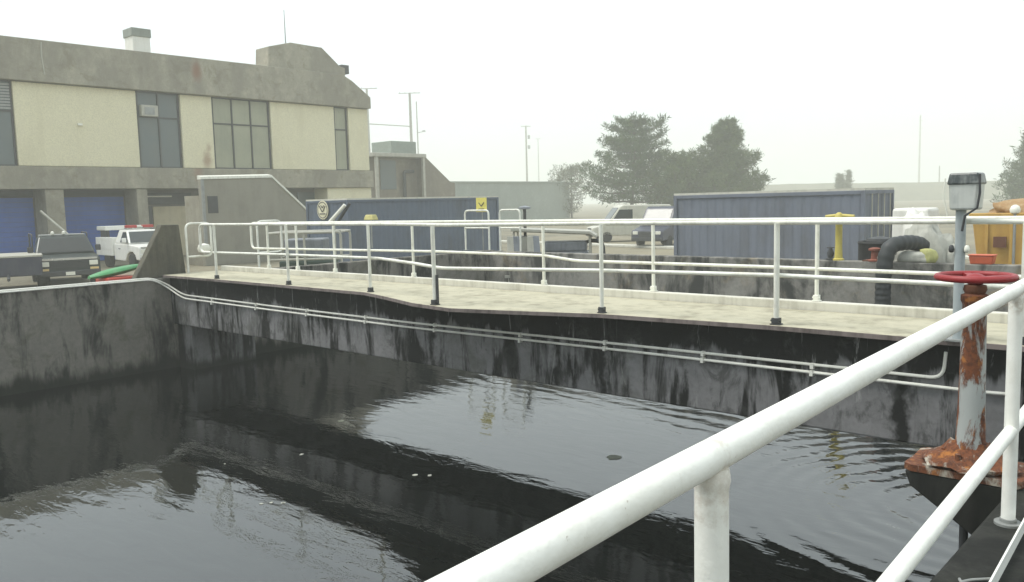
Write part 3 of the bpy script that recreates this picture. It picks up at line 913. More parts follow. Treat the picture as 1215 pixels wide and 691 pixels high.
def van(label, mat, L=5.2, W=2.0, H=2.35):
    t = thing('parked_van', label, 'van', (0, 0, 0), 'vehicles parked under the trees')
    w, hx = W / 2, L / 2
    prof = [(hx, .42), (hx + .03, .62), (hx - .02, 1.0), (hx - 1.0, 1.22), (hx - 1.85, H - .12), (hx - 2.1, H), (-hx + .12, H - .03), (-hx, H - .2), (-hx, .42)]
    MB().prism([(x, -w, z) for x, z in prof], (0, W, 0)).build('body', mat, t, bevel=.07)
    MB().hexa([(hx - 1.06, -w + .14, 1.28), (hx - 1.02, -w + .14, 1.30), (hx - 1.02, w - .14, 1.30), (hx - 1.06, w - .14, 1.28),
               (hx - 1.80, -w + .2, H - .2), (hx - 1.77, -w + .2, H - .17), (hx - 1.77, w - .2, H - .17), (hx - 1.80, w - .2, H - .2)]).build('windshield', GLASS_V, t)
    for s in (-1, 1):
        MB().prism([(hx - 1.25, s * w - .012, 1.28), (hx - 1.8, s * w - .012, H - .3), (hx - 2.7, s * w - .012, H - .3), (hx - 2.7, s * w - .012, 1.28)], (0, .024, 0)).build('side_window', GLASS_V, t)
        MB().box((hx - .06, s * (w - .28) - .16, .78), (hx + .04, s * (w - .28) + .16, .96)).build('headlight', LAMPW, t, bevel=.02)
        MB().box((hx - 1.45, s * (w + .1) - .09, 1.3), (hx - 1.33, s * (w + .1) + .09, 1.55)).build('mirror', DKSTEEL, t, bevel=.02)
        for x in (hx - .95, -hx + .95): wheel(t, x, s * (w - .12), .36, .24)
    MB().box((hx - .02, -w + .55, .62), (hx + .05, w - .55, .95)).build('grille', DKSTEEL, t)
    MB().box((hx - .03, -w + .05, .40), (hx + .1, w - .05, .60)).build('bumper', DKSTEEL, t, bevel=.03)
    return t


v1 = van('pale van with a sloping bonnet parked under the trees, facing left', paint('vehicle_pale', (.55, .54, .46), .4, 0, .4, 2.), 5.4, 2.0, 2.45)
place(v1, spot(746, 57), math.atan2(-.82, -.72))
v2 = van('dark van with a pale windscreen parked beside the right-hand container', VBLUE, 5.0, 2.0, 2.35)
place(v2, spot(790, 50), math.atan2(-.95, .1))

# ------------------------------------------------------------------ machines and yard clutter behind the far wall
WT = -.10   # top of far wall
Yw = 19.05


def wallx(px): return onY(px, 300, Yw).x


# light tower trailer near the left container
t = thing('light_tower', 'pale framed lamp trailer with tilted lamp arms before the end of the dark blue container', 'light tower')
f = MB()
for s in (-.75, .75):
    f.tube(rounded([(-1.1, s, .55), (-1.1, s, 2.05), (1.1, s, 2.05), (1.1, s, .55)], .12), .04, 8)
    f.cyl((-1.1, s, 1.25), (1.1, s, 1.25), .035)
    f.cyl((-1.1, s, .55), (1.1, s, .55), .05)
for x in (-1.1, 0, 1.1): f.cyl((x, -.75, .55), (x, .75, .55), .05); f.cyl((x, -.75, 2.05), (x, .75, 2.05), .03)
f.cyl((0, -.75, .55), (0, -.75, 2.05), .035)
f.build('frame', MACH_L, t, True)
MB().box((-.85, -.55, .62), (.75, .55, 1.2)).build('engine_housing', paint('dark_green_housing', (.03, .06, .045), .5, 0, .4, 3.), t, bevel=.05)
MB().box((-.7, -.5, 1.3), (.5, .5, 1.85)).build('generator', MACH, t, bevel=.05)
for s in (-1, 1): wheel(t, 0, s * .95, .32, .2)
MB().cyl((.75, 0, 1.2), (.75, 0, 2.45), .05).build('mast', MACH_L, t, True)
MB().tube([(.6, 0, 2.3), (1.15, -.1, 2.85)], .06, 8).build('lamp_arm', LAMPW, t, True)
MB().tube([(.9, .02, 2.35), (1.3, -.1, 2.9)], .05, 8).build('lamp_brace', DKSTEEL, t, True)
place(t, spot(366, 26.0), math.atan2(RT0.y, RT0.x))

# ladder hoops on the far wall
hz0 = WT
for (xa, xb, lab) in ((553, 581, 'white tubular ladder hoop on the far tank wall, below the yellow sign'), (594, 618, 'white tubular ladder hoop on the far tank wall, beside the container corner')):
    X0, X1 = wallx(xa), wallx(xb)
    h = thing('ladder_hoop', lab, 'hoop', ((X0 + X1) / 2, Yw, hz0), 'ladder hoops on the far wall')
    MB().tube(rounded([(X0, Yw, hz0), (X0, Yw, 1.17), (X1, Yw, 1.17), (X1, Yw, hz0)], .14), .03, 10).build('hoop', WHITE, h, True)
    MB().cyl((X0, Yw, .62), (X1, Yw, .62), .024).build('crossbar', WHITE, h, True)
    MB().box((X0 - .06, Yw - .06, hz0 + .001), (X0 + .06, Yw + .06, hz0 + .02)).build('base_plate', STEEL, h)
    MB().box((X1 - .06, Yw - .06, hz0 + .001), (X1 + .06, Yw + .06, hz0 + .02)).build('base_plate', STEEL, h)
Xs = wallx(570.5)
t = thing('warning_sign', 'square yellow sign with a dark mark above the ladder hoop', 'sign', (Xs, Yw + .12, hz0))
MB().cyl((Xs, Yw + .12, hz0), (Xs, Yw + .12, 1.5), .02).build('post', STEEL, t, True)
sp = MB().box((Xs - .23, Yw + .085, 1.12), (Xs + .23, Yw + .098, 1.57)).build('sign_plate', paint('sign_yellow', (.68, .60, .14), .5, 0, .25, 5.), t, bevel=.004)
mk = MB()
for p, q in (((-.11, 1.41), (.0, 1.30)), ((.0, 1.30), (.12, 1.42))):
    mk.tube([(Xs + p[0], Yw + .08, p[1]), (Xs + q[0], Yw + .08, q[1])], .014, 6)
mk.cyl((Xs - .12, Yw + .08, 1.22), (Xs + .12, Yw + .08, 1.22), .010, n=6)
mk.build('mark', DKSTEEL, sp)
# yellow flat box by the container
Xs = onY(440, 256, 19.05).x
t = thing('beacon_box', 'flat yellow box on a thin post in front of the dark blue container', 'box', (Xs, Yw, hz0))
MB().cyl((Xs, Yw, hz0), (Xs, Yw, .92), .03).build('post', STEEL, t, True)
MB().frustum((Xs - .26, Yw - .15), (Xs + .26, Yw + .15), (Xs - .2, Yw - .1), (Xs + .2, Yw + .1), .90, 1.09).build('box', paint('dull_yellow', (.52, .47, .18), .6, 0, .4, 5.), t, bevel=.03)

# pump trailer
t = thing('pump_trailer', 'blue-grey pump set on a trailer behind the far tank wall', 'pump')
MB().box((-1.25, -.6, .5), (1.25, .6, .62)).build('chassis', DKSTEEL, t)
MB().prism([(-1.28, -.68, 1.98), (1.2, -.68, 1.84), (1.42, -.68, 1.70), (1.42, -.68, 1.62), (1.18, -.68, 1.75), (-1.28, -.68, 1.89)], (0, 1.36, 0)).build('canopy', MACH_L, t, bevel=.015)
MB().box((-.30, -.42, 1.201), (1.1, .42, 1.52)).build('motor_block', MACH, t, bevel=.06)
MB().box((.45, -.47, 1.02), (.95, -.43, 1.16)).build('vent_plate', MACH_L, t, bevel=.01)
MB().box((.55, -.48, 1.06), (.85, -.471, 1.11)).build('vent_slot', BLACK, t)
MB().box((-1.15, -.5, .63), (-.55, .5, 1.70)).build('engine_housing', MACH_L, t, bevel=.05)
MB().box((-.38, -.45, .63), (1.15, .45, 1.2)).build('pump_body', MACH, t, bevel=.04)
MB().lathe((.2, -.58, 1.0), [(.03, 0), (.19, .02), (.19, .10), (.03, .14)], 18, 'y').build('pump_flange', LAMPW, t, True)
MB().tube(rounded([(.9, 0, 1.4), (1.3, -.1, 1.55), (1.6, -.2, 1.45), (1.65, -.2, .7)], .2), .06, 10).build('discharge_pipe', HOSE, t, True)
MB().tube(rounded([(-1.2, -.55, .6), (-1.2, -.55, 1.90), (1.2, -.55, 1.76), (1.2, -.55, .6)], .1), .035, 8).build('guard_frame', MACH_L, t, True)
MB().tube(rounded([(-1.2, .55, .6), (-1.2, .55, 1.90), (1.2, .55, 1.76), (1.2, .55, .6)], .1), .035, 8).build('guard_frame', MACH_L, t, True)
MB().cyl((-.9, .1, 1.70), (-.9, .1, 2.6), .05).build('exhaust', DKSTEEL, t, True)
MB().lathe((-.9, .1, 2.56), [(.05, 0), (.2, .02), (.2, .07), (.03, .12)], 14).build('rain_cap', MACH, t, True)
for s in (-1, 1): wheel(t, .1, s * .78, .34, .22)
MB().cyl((-1.25, 0, .56), (-2.3, 0, .5), .05).build('drawbar', DKSTEEL, t, True)
pl_ = spot(655, 27.0); place(t, pl_, math.atan2(RT0.y, RT0.x) - .12)
# grey barrier panels left of the pump
t = thing('barrier_panel', 'dark grey slatted barrier panels leaning beside the pump trailer', 'barrier')
for k, a in enumerate((-.5, -.2, .12, .4)):
    MB().hexa([(a, -.06, .0), (a + .22, -.06, 0), (a + .22, 0, 0), (a, 0, 0), (a - .12 * (k % 2), .3, 1.75), (a + .2 - .12 * (k % 2), .3, 1.75), (a + .2 - .12 * (k % 2), .36, 1.75), (a - .12 * (k % 2), .36, 1.75)]).build('slat', MACH if k % 2 else MACH_L, t, bevel=.01)
MB().box((-.6, .0, .5), (.75, .05, .58)).build('rail', MACH_L, t)
place(t, spot(620, 25.5), math.atan2(RT0.y, RT0.x))

# yellow T post
Xs = wallx(995)
t = thing('yellow_valve_post', 'yellow T-shaped valve post standing on the far tank wall before the right container', 'valve post', (Xs, Yw, WT))
MB().lathe((Xs, Yw, WT), [(.12, 0), (.12, .03), (.09, .05), (.075, .3), (.075, .82), (.09, .84), (.09, .9), (.05, .92)], 16).build('pedestal', YELLOW, t, True)
tb = MB().tube([(Xs - .30, Yw, .88), (Xs - .1, Yw, .90), (Xs + .1, Yw, .90), (Xs + .34, Yw, .88)], .045, 10)
tb.build('crossbar', YELLOW, t, True)
MB().lathe((Xs, Yw, .84), [(.08, 0), (.1, .02), (.08, .1), (.03, .14)], 14).build('gear_head', YELLOW, t, True)
# small dark fittings
Xs = wallx(985)
t = thing('hydrant_valve', 'small dark valve at the foot of the yellow T-shaped post', 'valve', (Xs, Yw + .1, WT))
MB().lathe((Xs - .03, Yw + .1, WT), [(.11, 0), (.11, .03), (.06, .05), (.08, .15), (.05, .22), (.03, .28)], 14).build('body', DKSTEEL, t, True)
MB().torus((Xs - .03, Yw + .1, WT + .28), .075, .012, 18, 6).build('handwheel', DKSTEEL, t, True)
# rust red pump with dark drum behind
Xs = wallx(1038)
t = thing('small_pump', 'small rust-red pump on the far wall beside the black hose', 'pump', (Xs, Yw, WT))
MB().lathe((Xs, Yw, WT), [(.17, 0), (.17, .03), (.08, .05), (.075, .22), (.13, .24), (.13, .28), (.06, .30)], 16).build('body', RUSTBOX, t, True)
MB().cyl((Xs + .05, Yw, WT + .07), (Xs + .45, Yw - .02, WT + .2), .045).build('outlet', MACH_L, t, True)
MB().box((Xs - .22, Yw - .14, WT + .001), (Xs + .25, Yw + .14, WT + .025)).build('base_plate', BROWN, t)
Xs = onY(1044, 290, 19.9).x
t = thing('steel_drum', 'black drum behind the small rust-red pump', 'drum', (Xs, 19.9, GZ))
MB().lathe((Xs, 19.9, GZ), [(.44, 0), (.46, .02), (.46, .85), (.48, .87), (.46, .9), (.46, 1.62), (.48, 1.66), (.46, 1.7), (.40, 1.7), (.40, 1.66)], 24).build('drum', BLACK, t, True)
MB().lathe((Xs, 19.9, GZ + 1.70), [(.30, 0), (.28, .06), (.08, .10)], 18).build('lid', DKSTEEL, t, True)
# black hose elbow over the wall
Xs = wallx(1058)
pts = rounded([(Xs - .03, 18.62, -2.4), (Xs - .02, 18.62, -.2), (Xs + .06, 18.68, .28), (Xs + .42, 19.2, .34), (Xs + .62, 19.75, .1), (Xs + .66, 20.0, -1.2)], .3, 9)
m = MB()
fine = []
for a, b in zip(pts[:-1], pts[1:]):
    k = max(1, int((b - a).length / .03))
    for i in range(k): fine.append(a + (b - a) * i / k)
fine.append(pts[-1])
m.tube(fine, .16, 16)
k = 0
for i in range(len(fine)):
    cen = fine[i]
    for j in range(16):
        v = m.v[i * 16 + j]
        m.v[i * 16 + j] = cen + (v - cen) * (1 + .03 * (1 if (i // 2) % 2 else -1))
o = m.build('suction_hose', HOSE, None, True)
tag(o, 'thick black ribbed hose bending over the far tank wall into the water', 'hose')


def lump(name, label, cat, c, size, mat, seed, amp=.25, sub=4, flat=True):
    bm = bmesh.new()
    bmesh.ops.create_icosphere(bm, subdivisions=sub, radius=1)
    for v in bm.verts:
        p = v.co.copy()
        n = noise.noise(p * 1.4 + Vector((seed, 0, 0))) * amp + abs(noise.noise(p * 3.2 + Vector((0, seed, 0)))) * amp * .9 + noise.noise(p * 8 + Vector((0, 0, seed))) * amp * .25 - (1 - min(1, abs(noise.noise(p * 2.3 + Vector((seed, 3, 1)))) * 6)) * amp * .45
        q = p * (1 + n)
        q = Vector((math.copysign(abs(q.x) ** .8, q.x), math.copysign(abs(q.y) ** .8, q.y), q.z))
        if q.z < -.55: q.z = -.55
        v.co = Vector((q.x * size[0], q.y * size[1], (q.z + .55) * size[2]))
    me = bpy.data.meshes.new(name); bm.to_mesh(me); bm.free()
    me.materials.append(mat)
    me.polygons.foreach_set('use_smooth', [True] * len(me.polygons))
    o = bpy.data.objects.new(name, me); COL.objects.link(o)
    o.location = c
    return tag(o, label, cat)


Xs = onY(1088, 255, 21.0).x
t = thing('wrapped_crate', 'tall white wrapped crate behind the grey tarpaulin heap', 'crate', (Xs, 21.0, GZ))
bm_ = MB()
bm_.frustum((Xs - .46, 20.6), (Xs + .46, 21.5), (Xs - .44, 20.62), (Xs + .36, 21.45), GZ + .14, 1.02)
bm_.build('crate', TARPW, t, bevel=.06)
MB().box((Xs - .5, 20.58, GZ), (Xs + .5, 21.52, GZ + .135)).build('pallet', WOOD, t)
p = onY(1092, 300, 20.0)
lump('tarpaulin_heap', 'crumpled grey-white tarpaulin heap behind the black hose on the far wall', 'tarpaulin', (p.x + .12, 19.75, GZ), (.60, .42, 1.34), TARPG, 4.2, .30)
p = onY(1078, 280, 20.4)
lump('tarpaulin_sheet', 'bright white tarpaulin bundle leaning on the tall white crate', 'tarpaulin', (p.x + .25, 20.35, GZ), (.45, .3, 1.52), TARPW, 9.1, .26)
p = onY(1104, 300, 19.1)
lump('rag_bag', 'small yellowish bag lying on the far wall by the tarpaulin heap', 'bag', (p.x - .05, 19.08, WT), (.19, .14, .20), paint('yellowish_bag', (.42, .42, .16), .6, 0, .5, 6.), 2.2, .3, 3)
p = onY(1078, 306, 19.05)
lump('cement_bag', 'pale grey bag slumped on the far wall beside the black hose', 'bag', (p.x + .12, 19.06, WT), (.36, .15, .15), TARPG, 6.2, .25, 3)
p = onY(1122, 290, 19.6)
lump('cement_bag', 'pale grey bag on the ground right of the tarpaulin heap', 'bag', (p.x, 19.75, GZ), (.3, .25, 1.05), TARPG, 12.2, .25, 3)

# yellow skip at the right
Xa = onY(1152, 280, 22.0).x
t = thing('yellow_skip', 'orange-yellow skip at the right edge with a brown plate on its side', 'skip', (Xa + 1.6, 23, GZ))
sk = MB()
x0_, x1_, y0_, y1_ = Xa, Xa + 3.6, 22.0, 23.9
sk.frustum((x0_ + .25, y0_ + .1), (x1_ - .25, y1_ - .1), (x0_, y0_), (x1_, y1_), GZ + .1, .82)
sk.build('bin', YSKIP, t, bevel=.03)
rb = MB()
for k in range(7):
    xx = x0_ + .3 + k * .5
    rb.box((xx, y0_ - .03, -.9), (xx + .07, y0_ + .02, .72))
rb.build('rib', YSKIP, t, bevel=.01)
MB().box((x0_ - .04, y0_ - .06, .74), (x1_ + .04, y0_ + .04, .86)).build('rim', YSKIP, t, bevel=.02)
pa, pb = onY(1179, 281, y0_ - .04), onY(1194, 294, y0_ - .04)
MB().box((pa.x, y0_ - .075, pb.z), (pb.x, y0_ - .032, pa.z)).build('plate', BROWN, t)
lump('rubble_heap', 'low heap of brown-orange rubble inside the yellow skip', 'rubble', (Xa + 1.5, 22.95, .55), (1.35, .75, .42), paint('rubble_brown', (.33, .20, .09), .9, 0, .6, 5., (.5, .42, .28)), 5.5, .35)
Xl = onY(1207, 250, 21.9).x
t = thing('yard_lamp', 'white lamp head on a thin post before the yellow skip', 'lamp', (Xl, 21.7, GZ))
MB().cyl((Xl, 21.7, GZ), (Xl, 21.7, .85), .03).build('post', STEEL, t, True)
MB().lathe((Xl, 21.7, .84), [(.05, 0), (.10, .03), (.115, .10), (.08, .18), (.02, .21)], 16).build('head', LAMPW, t, True)
Xl = onY(1166, 303, 19.05)
t = thing('orange_crate', 'orange-red crate on the far wall in front of the yellow skip', 'crate', (Xl.x, 19.05, WT))
cr = MB()
a = Vector((Xl.x, 19.05, WT))
cr.frustum((a.x - .2, a.y - .12), (a.x + .2, a.y + .12), (a.x - .23, a.y - .14), (a.x + .23, a.y + .14), WT + .001, WT + .17)
cr.build('crate', ORANGE, t, bevel=.02)
MB().box((a.x - .24, a.y - .15, WT + .171), (a.x + .24, a.y + .15, WT + .195)).build('rim', ORANGE, t, bevel=.01)

# ------------------------------------------------------------------ distance: shed, long building, bank, poles
t = thing('roadside_shed', 'hazy flat-roofed shed with pale posts and a sloping end right of the concrete building', 'shed', (-60, 50, GZ))
XS = -60.0
q = [onX(446, 181, XS), onX(504, 180, XS), onX(537, 216, XS)]
y0_, y1_, y2_ = q[0].y, q[1].y, q[2].y
zt = q[0].z
MB().prism([(XS - .3, y1_, GZ), (XS - .3, y1_, zt - .02), (XS - .3, y2_, q[2].z), (XS - .3, y2_ + .6, q[2].z - .1), (XS - .3, y2_ + .6, GZ)], (-7, 0, 0)).build('end_ramp', SHED, t)
MB().box((XS - 7, y0_, GZ), (XS - 1.2, y1_ - .01, zt - .35)).build('wall', SHED, t)
MB().box((XS - 7.2, y0_ - .3, zt - .34), (XS + .1, y1_ + .1, zt)).build('roof', MACH_L, t, bevel=.03)
for y in (y0_ + .1, y1_ - .15): MB().box((XS - .25, y - .13, GZ), (XS, y + .13, zt - .345)).build('post', MACH_L, t)
q = [onX(487, 203, XS), onX(499, 229, XS)]
MB().tube(rounded([(XS - .9, q[0].y, GZ), (XS - .9, q[0].y, q[0].z), (XS - .9, q[1].y, q[0].z)], .3), .16, 8).build('duct', DKSTEEL, t, True)
q = [onX(452, 190, XS - 1), onX(462, 225, XS - 1)]
MB().box((XS - 1.25, q[0].y, q[1].z), (XS - 1.15, q[1].y + 1, q[0].z)).build('opening', GLASS_D, t)
q = [onX(456, 168, XS - 4), onX(486, 180, XS - 4)]
MB().box((XS - 6, q[0].y, zt + .001), (XS - 3, q[1].y, q[0].z)).build('roof_plant', FARB, t, bevel=.05)

XF = -88.0
q = onX(505, 217, XF); q2 = onX(662, 216, XF)
zf = q.z
t = thing('long_warehouse', 'long low grey-green warehouse wall in the haze behind the dark blue container', 'building', (XF, q.y, GZ))
MB().box((XF - 20, q.y - 4, GZ), (XF, q2.y + 3, zf)).build('wall', FARB, t)
MB().box((XF - 20.2, q.y - 4.2, zf + .002), (XF + .2, q2.y + 3.2, zf + .2)).build('roof_edge', FARB, t)
# grassy bank at the right
gb = MB()
XA = [spot(x, d * 2.6) for x, d in ((860, 125), (960, 120), (1060, 115), (1140, 112), (1260, 108), (1400, 106))]
hs = [zat(x, y, d * 2.6) for x, y, d in ((900, 219, 125), (960, 218, 120), (1060, 217, 115), (1130, 216, 112), (1240, 213, 108), (1360, 211, 106))]
vs, fs = [], []
nseg = 60
for i in range(nseg + 1):
    s = i / nseg * (len(XA) - 1); k = min(int(s), len(XA) - 2); f_ = s - k
    p = XA[k].lerp(XA[k + 1], f_); h = hs[k] * (1 - f_) + hs[k + 1] * f_
    out = (Vector((p.x, p.y, 0))).normalized()
    h += noise.noise(Vector((i * .23, 0, 0))) * .25
    for dd, hh in ((-10, GZ - .05), (-6, GZ + (h - GZ) * .55), (-2, GZ + (h - GZ) * .92), (0, h), (8, h - .1), (18, GZ - .05)):
        vs.append((p.x + out.x * dd, p.y + out.y * dd, hh + (noise.noise(Vector((i * .3, dd, 2))) * .25 if -9 < dd < 0 else 0)))
for i in range(nseg):
    for k in range(5):
        fs.append((i * 6 + k, (i + 1) * 6 + k, (i + 1) * 6 + k + 1, i * 6 + k + 1))
gb.add(vs, fs)
tag(gb.build('embankment', concrete('bank_earth', (.17, .165, .11), (.10, .10, .06), (.2, .2), .7), None, True), kind='structure')


def pole(label, px, D, ytop, r=.16, arm=None, extra=None, name='utility_pole', group='poles fading into the haze'):
    D *= 2.2; r *= 2.2; arm = [(w * 2.2, d) for w, d in arm] if arm else None
    p = spot(px, D)
    z = zat(px, ytop, D)
    t = thing(name, label, 'pole', p, group)
    MB().cyl(p, (p.x, p.y, z), r, r * .65, 10).build('shaft', WOOD, t, True)
    for (w_, dz) in (arm or ()):
        u = RT0 * w_
        c = Vector((p.x, p.y, z - dz))
        side = Vector((-F0.x, -F0.y, 0)) * (r + .04)
        MB().tube([c - u + side, c + u + side], .10, 6).build('crossarm', WOOD, t)
        for s in (-.9, -.45, .45, .9):
            MB().cyl(c + u * s + side + Vector((0, 0, .1)), c + u * s + side + Vector((0, 0, .35)), .06, .04, 8).build('insulator', STEEL, t, True)
    return t, p, z


t1, p1, z1 = pole('wooden utility pole nearest the concrete building, with a short crossarm', 441, 92, 107, .17, [(1.15, .1)])
t2, p2, z2 = pole('wooden utility pole with a crossarm rising over the shed roof', 491, 95, 112, .2, [(1.2, .15)])
zb = zat(470, 150, 206)
a, b = Vector((p1.x, p1.y, zb + .2)), Vector((p2.x, p2.y, zb - .05))
MB().tube([a, b], .11, 8).build('tie_beam', WOOD, t1, True)
t3, p3, z3 = pole('thin lamp pole with a small side lamp, beside the crossarm pole over the shed', 498.5, 98, 122, .09, None, name='lamp_pole')
zl = zat(505, 157, 215.6)
MB().tube([Vector((p3.x, p3.y, zl - .3)), Vector((p3.x, p3.y, zl)) + RT0 * 1.6], .11, 6).build('lamp_arm', STEEL, t3, True)
MB().lathe(Vector((p3.x, p3.y, zl - .12)) + RT0 * 1.6, [(.1, 0), (.5, .08), (.4, .4), (.1, .48)], 10).build('lamp', STEEL, t3, True)
t4, p4, z4 = pole('wooden utility pole with small drum transformers over the long grey warehouse', 626, 125, 150, .17, [(.7, .3)])
for s, dz in ((.9, 3.4), (.88, 6.6)):
    MB().lathe(Vector((p4.x, p4.y, z4 - dz - .9)) + RT0 * s, [(.2, 0), (.42, .06), (.42, 1.1), (.2, 1.25)], 12).build('transformer', STEEL, t4, True)
pole('faint thin pole just right of the transformer pole', 640, 175, 165, .12, [(.5, .2)])
pole('very faint tall mast in the haze right of the conifers', 1090, 210, 138, .25, [(.6, 3.0), (.5, 7)], name='radio_mast')
pole('faint short pole on the grassy bank left of the control box', 1114, 150, 197, .14, None)
for (px, D, yt, yy, lab) in ((995, 118, 200, 3.2, 'hazy dark shrub on the bank, the larger of two'), (1007, 121, 194, 2.2, 'hazy thin shrub on the bank, the smaller of two')):
    pass

# ------------------------------------------------------------------ trees
def leaves(m, c, size, n, rng, up=.3, spread=1.):
    for _ in range(n):
        d = Vector((rng.gauss(0, 1), rng.gauss(0, 1), rng.gauss(up, .8)))
        if d.length < .05: continue
        d.normalize()
        o = c + Vector((rng.gauss(0, .35), rng.gauss(0, .35), rng.gauss(0, .25))) * size * spread
        s = d.cross(Vector((rng.uniform(-1, 1), rng.uniform(-1, 1), rng.uniform(-1, 1)))).normalized()
        L = size * rng.uniform(.5, 1.1); w = L * rng.uniform(.05, .10)
        m.add([o - s * w * .4, o + d * L * .5 - s * w, o + d * L, o + d * L * .5 + s * w], [(0, 1, 2, 3)])


def conifer(label, px, D, ytop, width, seed, mat, profile, whorls=16, per=6, tufts=8, tn=7, base_frac=.12, upsweep=.25, tuft=.5, name='pine_tree', lean=0., gap=0., jit=.05, zj=.3):
    rng = random.Random(seed)
    D *= 1.6; width *= 1.6; tuft *= 1.6
    p = spot(px, D)
    z = zat(px, ytop, D)
    H = z - p.z
    t = thing(name, label, 'tree', p, 'trees at the far side of the yard')
    tr = MB(); cr = MB()
    axis = lambda s: Vector((p.x, p.y, p.z)) + Vector((math.sin(s * 3 + seed) * .15, math.cos(s * 2.3 + seed) * .15, H * s)) + RT0 * lean * s
    tr.tube([axis(i / 10) for i in range(11)], H * .022, 10, .02)
    for w_ in range(whorls):
        s = base_frac + (1 - base_frac) * (w_ + rng.uniform(-zj, zj)) / whorls
        s = min(max(s, .05), .985)
        a0 = rng.uniform(0, 6)
        for b in range(per):
            if rng.random() < gap: continue
            a = a0 + 2 * PI * (b + rng.uniform(-.35, .35)) / per
            L = max(.15, width / 2 * profile(s) * rng.uniform(.62, 1.12))
            o = axis(min(.985, max(.04, s + rng.uniform(-.012, .012))))
            u = Vector((math.cos(a), math.sin(a), 0))
            k0 = rng.uniform(-.12, .10)
            pts = [o + u * L * f + Vector((0, 0, L * (k0 * f + upsweep * f ** 3))) for f in (0, .35, .7, 1)]
            tr.tube(pts, .03 + L * .014, 5, .01)
            nt = max(3, int(tufts * (.4 + .6 * L / (width / 2))))
            sd_ = Vector((-u.y, u.x, 0))
            for j in range(nt):
                f = rng.uniform(.12, 1.0) ** .75
                q = pts[0].lerp(pts[1], f / .35) if f < .35 else (pts[1].lerp(pts[2], (f - .35) / .35) if f < .7 else pts[2].lerp(pts[3], (f - .7) / .3))
                fan = L * .30 * math.sin(PI * min(1, f * .85 + .1))
                q = q + sd_ * rng.uniform(-1, 1) * fan + Vector((0, 0, abs(rng.gauss(0, jit)) * L))
                leaves(cr, q, tuft * rng.uniform(.7, 1.2), tn * 2, rng, .55)
            for k in range(3):        # brush-like shoot at the tip of the bough
                leaves(cr, pts[3] + Vector((0, 0, k * tuft * .3)), tuft * (.8 - .15 * k), tn, rng, 1.1, .5)
    for k in range(5):
        leaves(cr, axis(.93 + .02 * k), tuft * (1.0 - .12 * k), 14, rng, 1.2, .5)
    tr.build('trunk', BARK, t, True)
    cr.build('crown', mat, t)
    return t


# ragged big pine: wide low boughs, bushy head leaning slightly right
def pine_profile(s):
    for a, b, va, vb in ((0, .3, .85, 1.05), (.3, .5, 1.05, .82), (.5, .62, .82, .60), (.62, .8, .66, .60), (.8, 1.01, .60, .12)):
        if s <= b: return va + (vb - va) * (s - a) / (b - a)
    return .1


conifer('tall ragged pine with wide layered boughs and gaps, left of the denser conifer', 750, 66, 140, 8.5, 11, NEEDLE,
        pine_profile, whorls=10, per=10, tufts=18, tn=11, base_frac=.20, upsweep=.22, tuft=.42, gap=.10, lean=.3, jit=.05, zj=.12)
conifer('dense rounded conifer with a pointed top behind the right-hand container', 860, 64, 143, 6.0, 23, NEEDLE2,
        lambda s: 1.08 * (1 - max(0, s - .22) / .78) ** .88 + .05, whorls=15, per=10, tufts=18, tn=11, base_frac=.05, upsweep=.40, tuft=.42, name='conifer_tree', jit=.10, zj=.25)
conifer('low bushy conifer filling the gap between the ragged pine and the dense conifer', 806, 64, 186, 5.2, 31, NEEDLE2,
        lambda s: 1.0 - max(0, s - .5) * 1.2, whorls=12, per=8, tufts=12, tn=8, base_frac=.05, upsweep=.35, tuft=.5, name='conifer_tree')
conifer('pale hazy small tree left of the ragged pine', 679, 88, 199, 5.0, 41, LEAF,
        lambda s: math.sin(PI * min(1, max(.05, s * .9))) ** .6 * (1 if math.sin(s * 19) > -.4 else .6), whorls=11, per=7, tufts=8, tn=5, base_frac=.12, upsweep=.5, tuft=.52, name='young_tree', gap=.22)
conifer('hazy dark conifer cut off by the right edge of the picture', 1228, 66, 150, 5.8, 53, NEEDLE,
        lambda s: 1.02 - s * .85, whorls=16, per=8, tufts=11, tn=8, base_frac=.08, upsweep=.15, tuft=.5, name='conifer_tree')
for (px, D, yt, wd, sd, lab) in ((996, 108, 208, 1.3, 61, 'small hazy shrub on the grassy bank, wider of the pair'), (1006, 112, 203, .7, 67, 'small hazy shrub on the grassy bank, thinner of the pair')):
    conifer(lab, px, D, yt, wd, sd, LEAF, lambda s: math.sin(PI * min(1, max(.1, s * .95))) ** .5, whorls=8, per=5, tufts=6, tn=6, base_frac=.45, upsweep=.4, tuft=.4, name='shrub')

# a few scraps floating on the water
rng = random.Random(5)
for (px, py, r_, lab) in ((728, 543, .10, 'pale scrap of scum floating in the bright patch of water before the bridge'),
                          (405, 500, .06, 'small pale scrap floating on the dark water left of the bright patch')):
    p = on_z(px, py, WZ)
    pts = [(p.x + r_ * rng.uniform(.7, 1.2) * math.cos(a * PI / 6), p.y + r_ * rng.uniform(.7, 1.2) * math.sin(a * PI / 6), WZ - .004) for a in range(12)]
    o = MB().prism(pts, (0, 0, .012)).build('floating_scum', paint('scum', (.16, .17, .13), .8, 0, .5, 20.), None, bevel=.004)
    tag(o, lab, 'scum', 'scraps floating on the water')

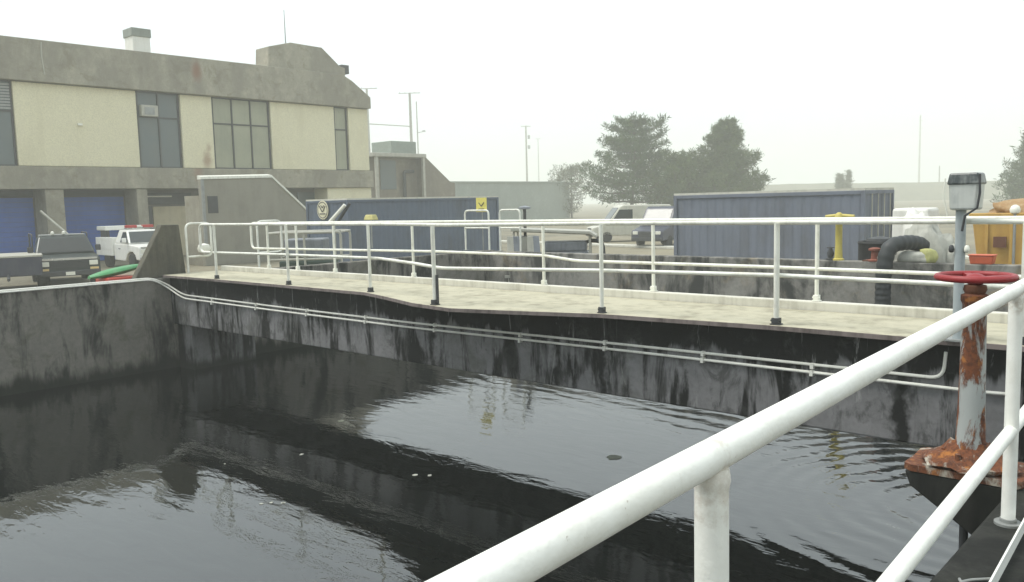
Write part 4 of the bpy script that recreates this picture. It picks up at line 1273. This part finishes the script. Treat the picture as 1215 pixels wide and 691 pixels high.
for k in range(9):
    px, py = rng.choice(((262, 545), (300, 560), (330, 585), (262, 575), (420, 560), (500, 560), (640, 480), (690, 500), (360, 540))), 0
    p = on_z(px[0] + rng.uniform(-25, 25), px[1] + rng.uniform(-14, 14), WZ)
    r_ = rng.uniform(.015, .035)
    pts = [(p.x + r_ * rng.uniform(.5, 1.4) * math.cos(a * PI / 4), p.y + r_ * rng.uniform(.5, 1.4) * math.sin(a * PI / 4), WZ - .004) for a in range(8)]
    o = MB().prism(pts, (0, 0, .010)).build('floating_fleck', paint('pale_fleck', (.38, .38, .33), .8, 0, .5, 20.))
    tag(o, 'tiny pale fleck floating on the dark water', 'debris', 'pale flecks on the water')

# ------------------------------------------------------------------ haze, sky, sun
hz = MB().box((-660, -660, -4.6), (660, 660, 40)).build('haze', bpy.data.materials.new('haze'))
hm = hz.data.materials[0]
hm.use_nodes = True
hm.node_tree.nodes.clear()
ho = hm.node_tree.nodes.new('ShaderNodeOutputMaterial')
hv = hm.node_tree.nodes.new('ShaderNodeVolumePrincipled')
hv.inputs['Color'].default_value = (.985, .995, .925, 1)
hv.inputs['Density'].default_value = .0027
hv.inputs['Anisotropy'].default_value = .0
hm.node_tree.links.new(hv.outputs[0], ho.inputs['Volume'])
tag(hz, kind='stuff')

SUN_EL, SUN_AZ = R(60), R(232)      # azimuth clockwise from +Y
W = bpy.data.worlds.new('World')
SC.world = W
W.use_nodes = True
nt = W.node_tree
nt.nodes.clear()
wo = nt.nodes.new('ShaderNodeOutputWorld')
bg = nt.nodes.new('ShaderNodeBackground')
sky = nt.nodes.new('ShaderNodeTexSky')
sky.sky_type = 'NISHITA'
sky.sun_disc = False
sky.sun_elevation = SUN_EL
sky.sun_rotation = SUN_AZ
sky.dust_density = 4
mx = nt.nodes.new('ShaderNodeMix'); mx.data_type = 'RGBA'
mx.inputs[0].default_value = .83
mx.inputs[7].default_value = (7.75, 8.6, 8.95, 1)
nt.links.new(sky.outputs[0], mx.inputs[6])
nt.links.new(mx.outputs[2], bg.inputs[0])
bg.inputs[1].default_value = .085
nt.links.new(bg.outputs[0], wo.inputs[0])

sd = bpy.data.lights.new('sun', 'SUN')
sd.energy = 1.5
sd.angle = R(25)
sd.color = (1, .97, .9)
so = bpy.data.objects.new('sun', sd)
COL.objects.link(so)
dirv = Vector((math.sin(SUN_AZ) * math.cos(SUN_EL), math.cos(SUN_AZ) * math.cos(SUN_EL), math.sin(SUN_EL)))
so.rotation_euler = dirv.to_track_quat('Z', 'Y').to_euler()
so.location = dirv * 30

SC.view_settings.view_transform = 'Standard'
SC.view_settings.look = 'None'
SC.view_settings.gamma = 1
SC.view_settings.exposure = .88
SC.view_settings.use_curve_mapping = False
cy = SC.cycles
cy.use_denoising = True
cy.max_bounces = 8
cy.volume_bounces = 4
cy.caustics_reflective = False
cy.caustics_refractive = False
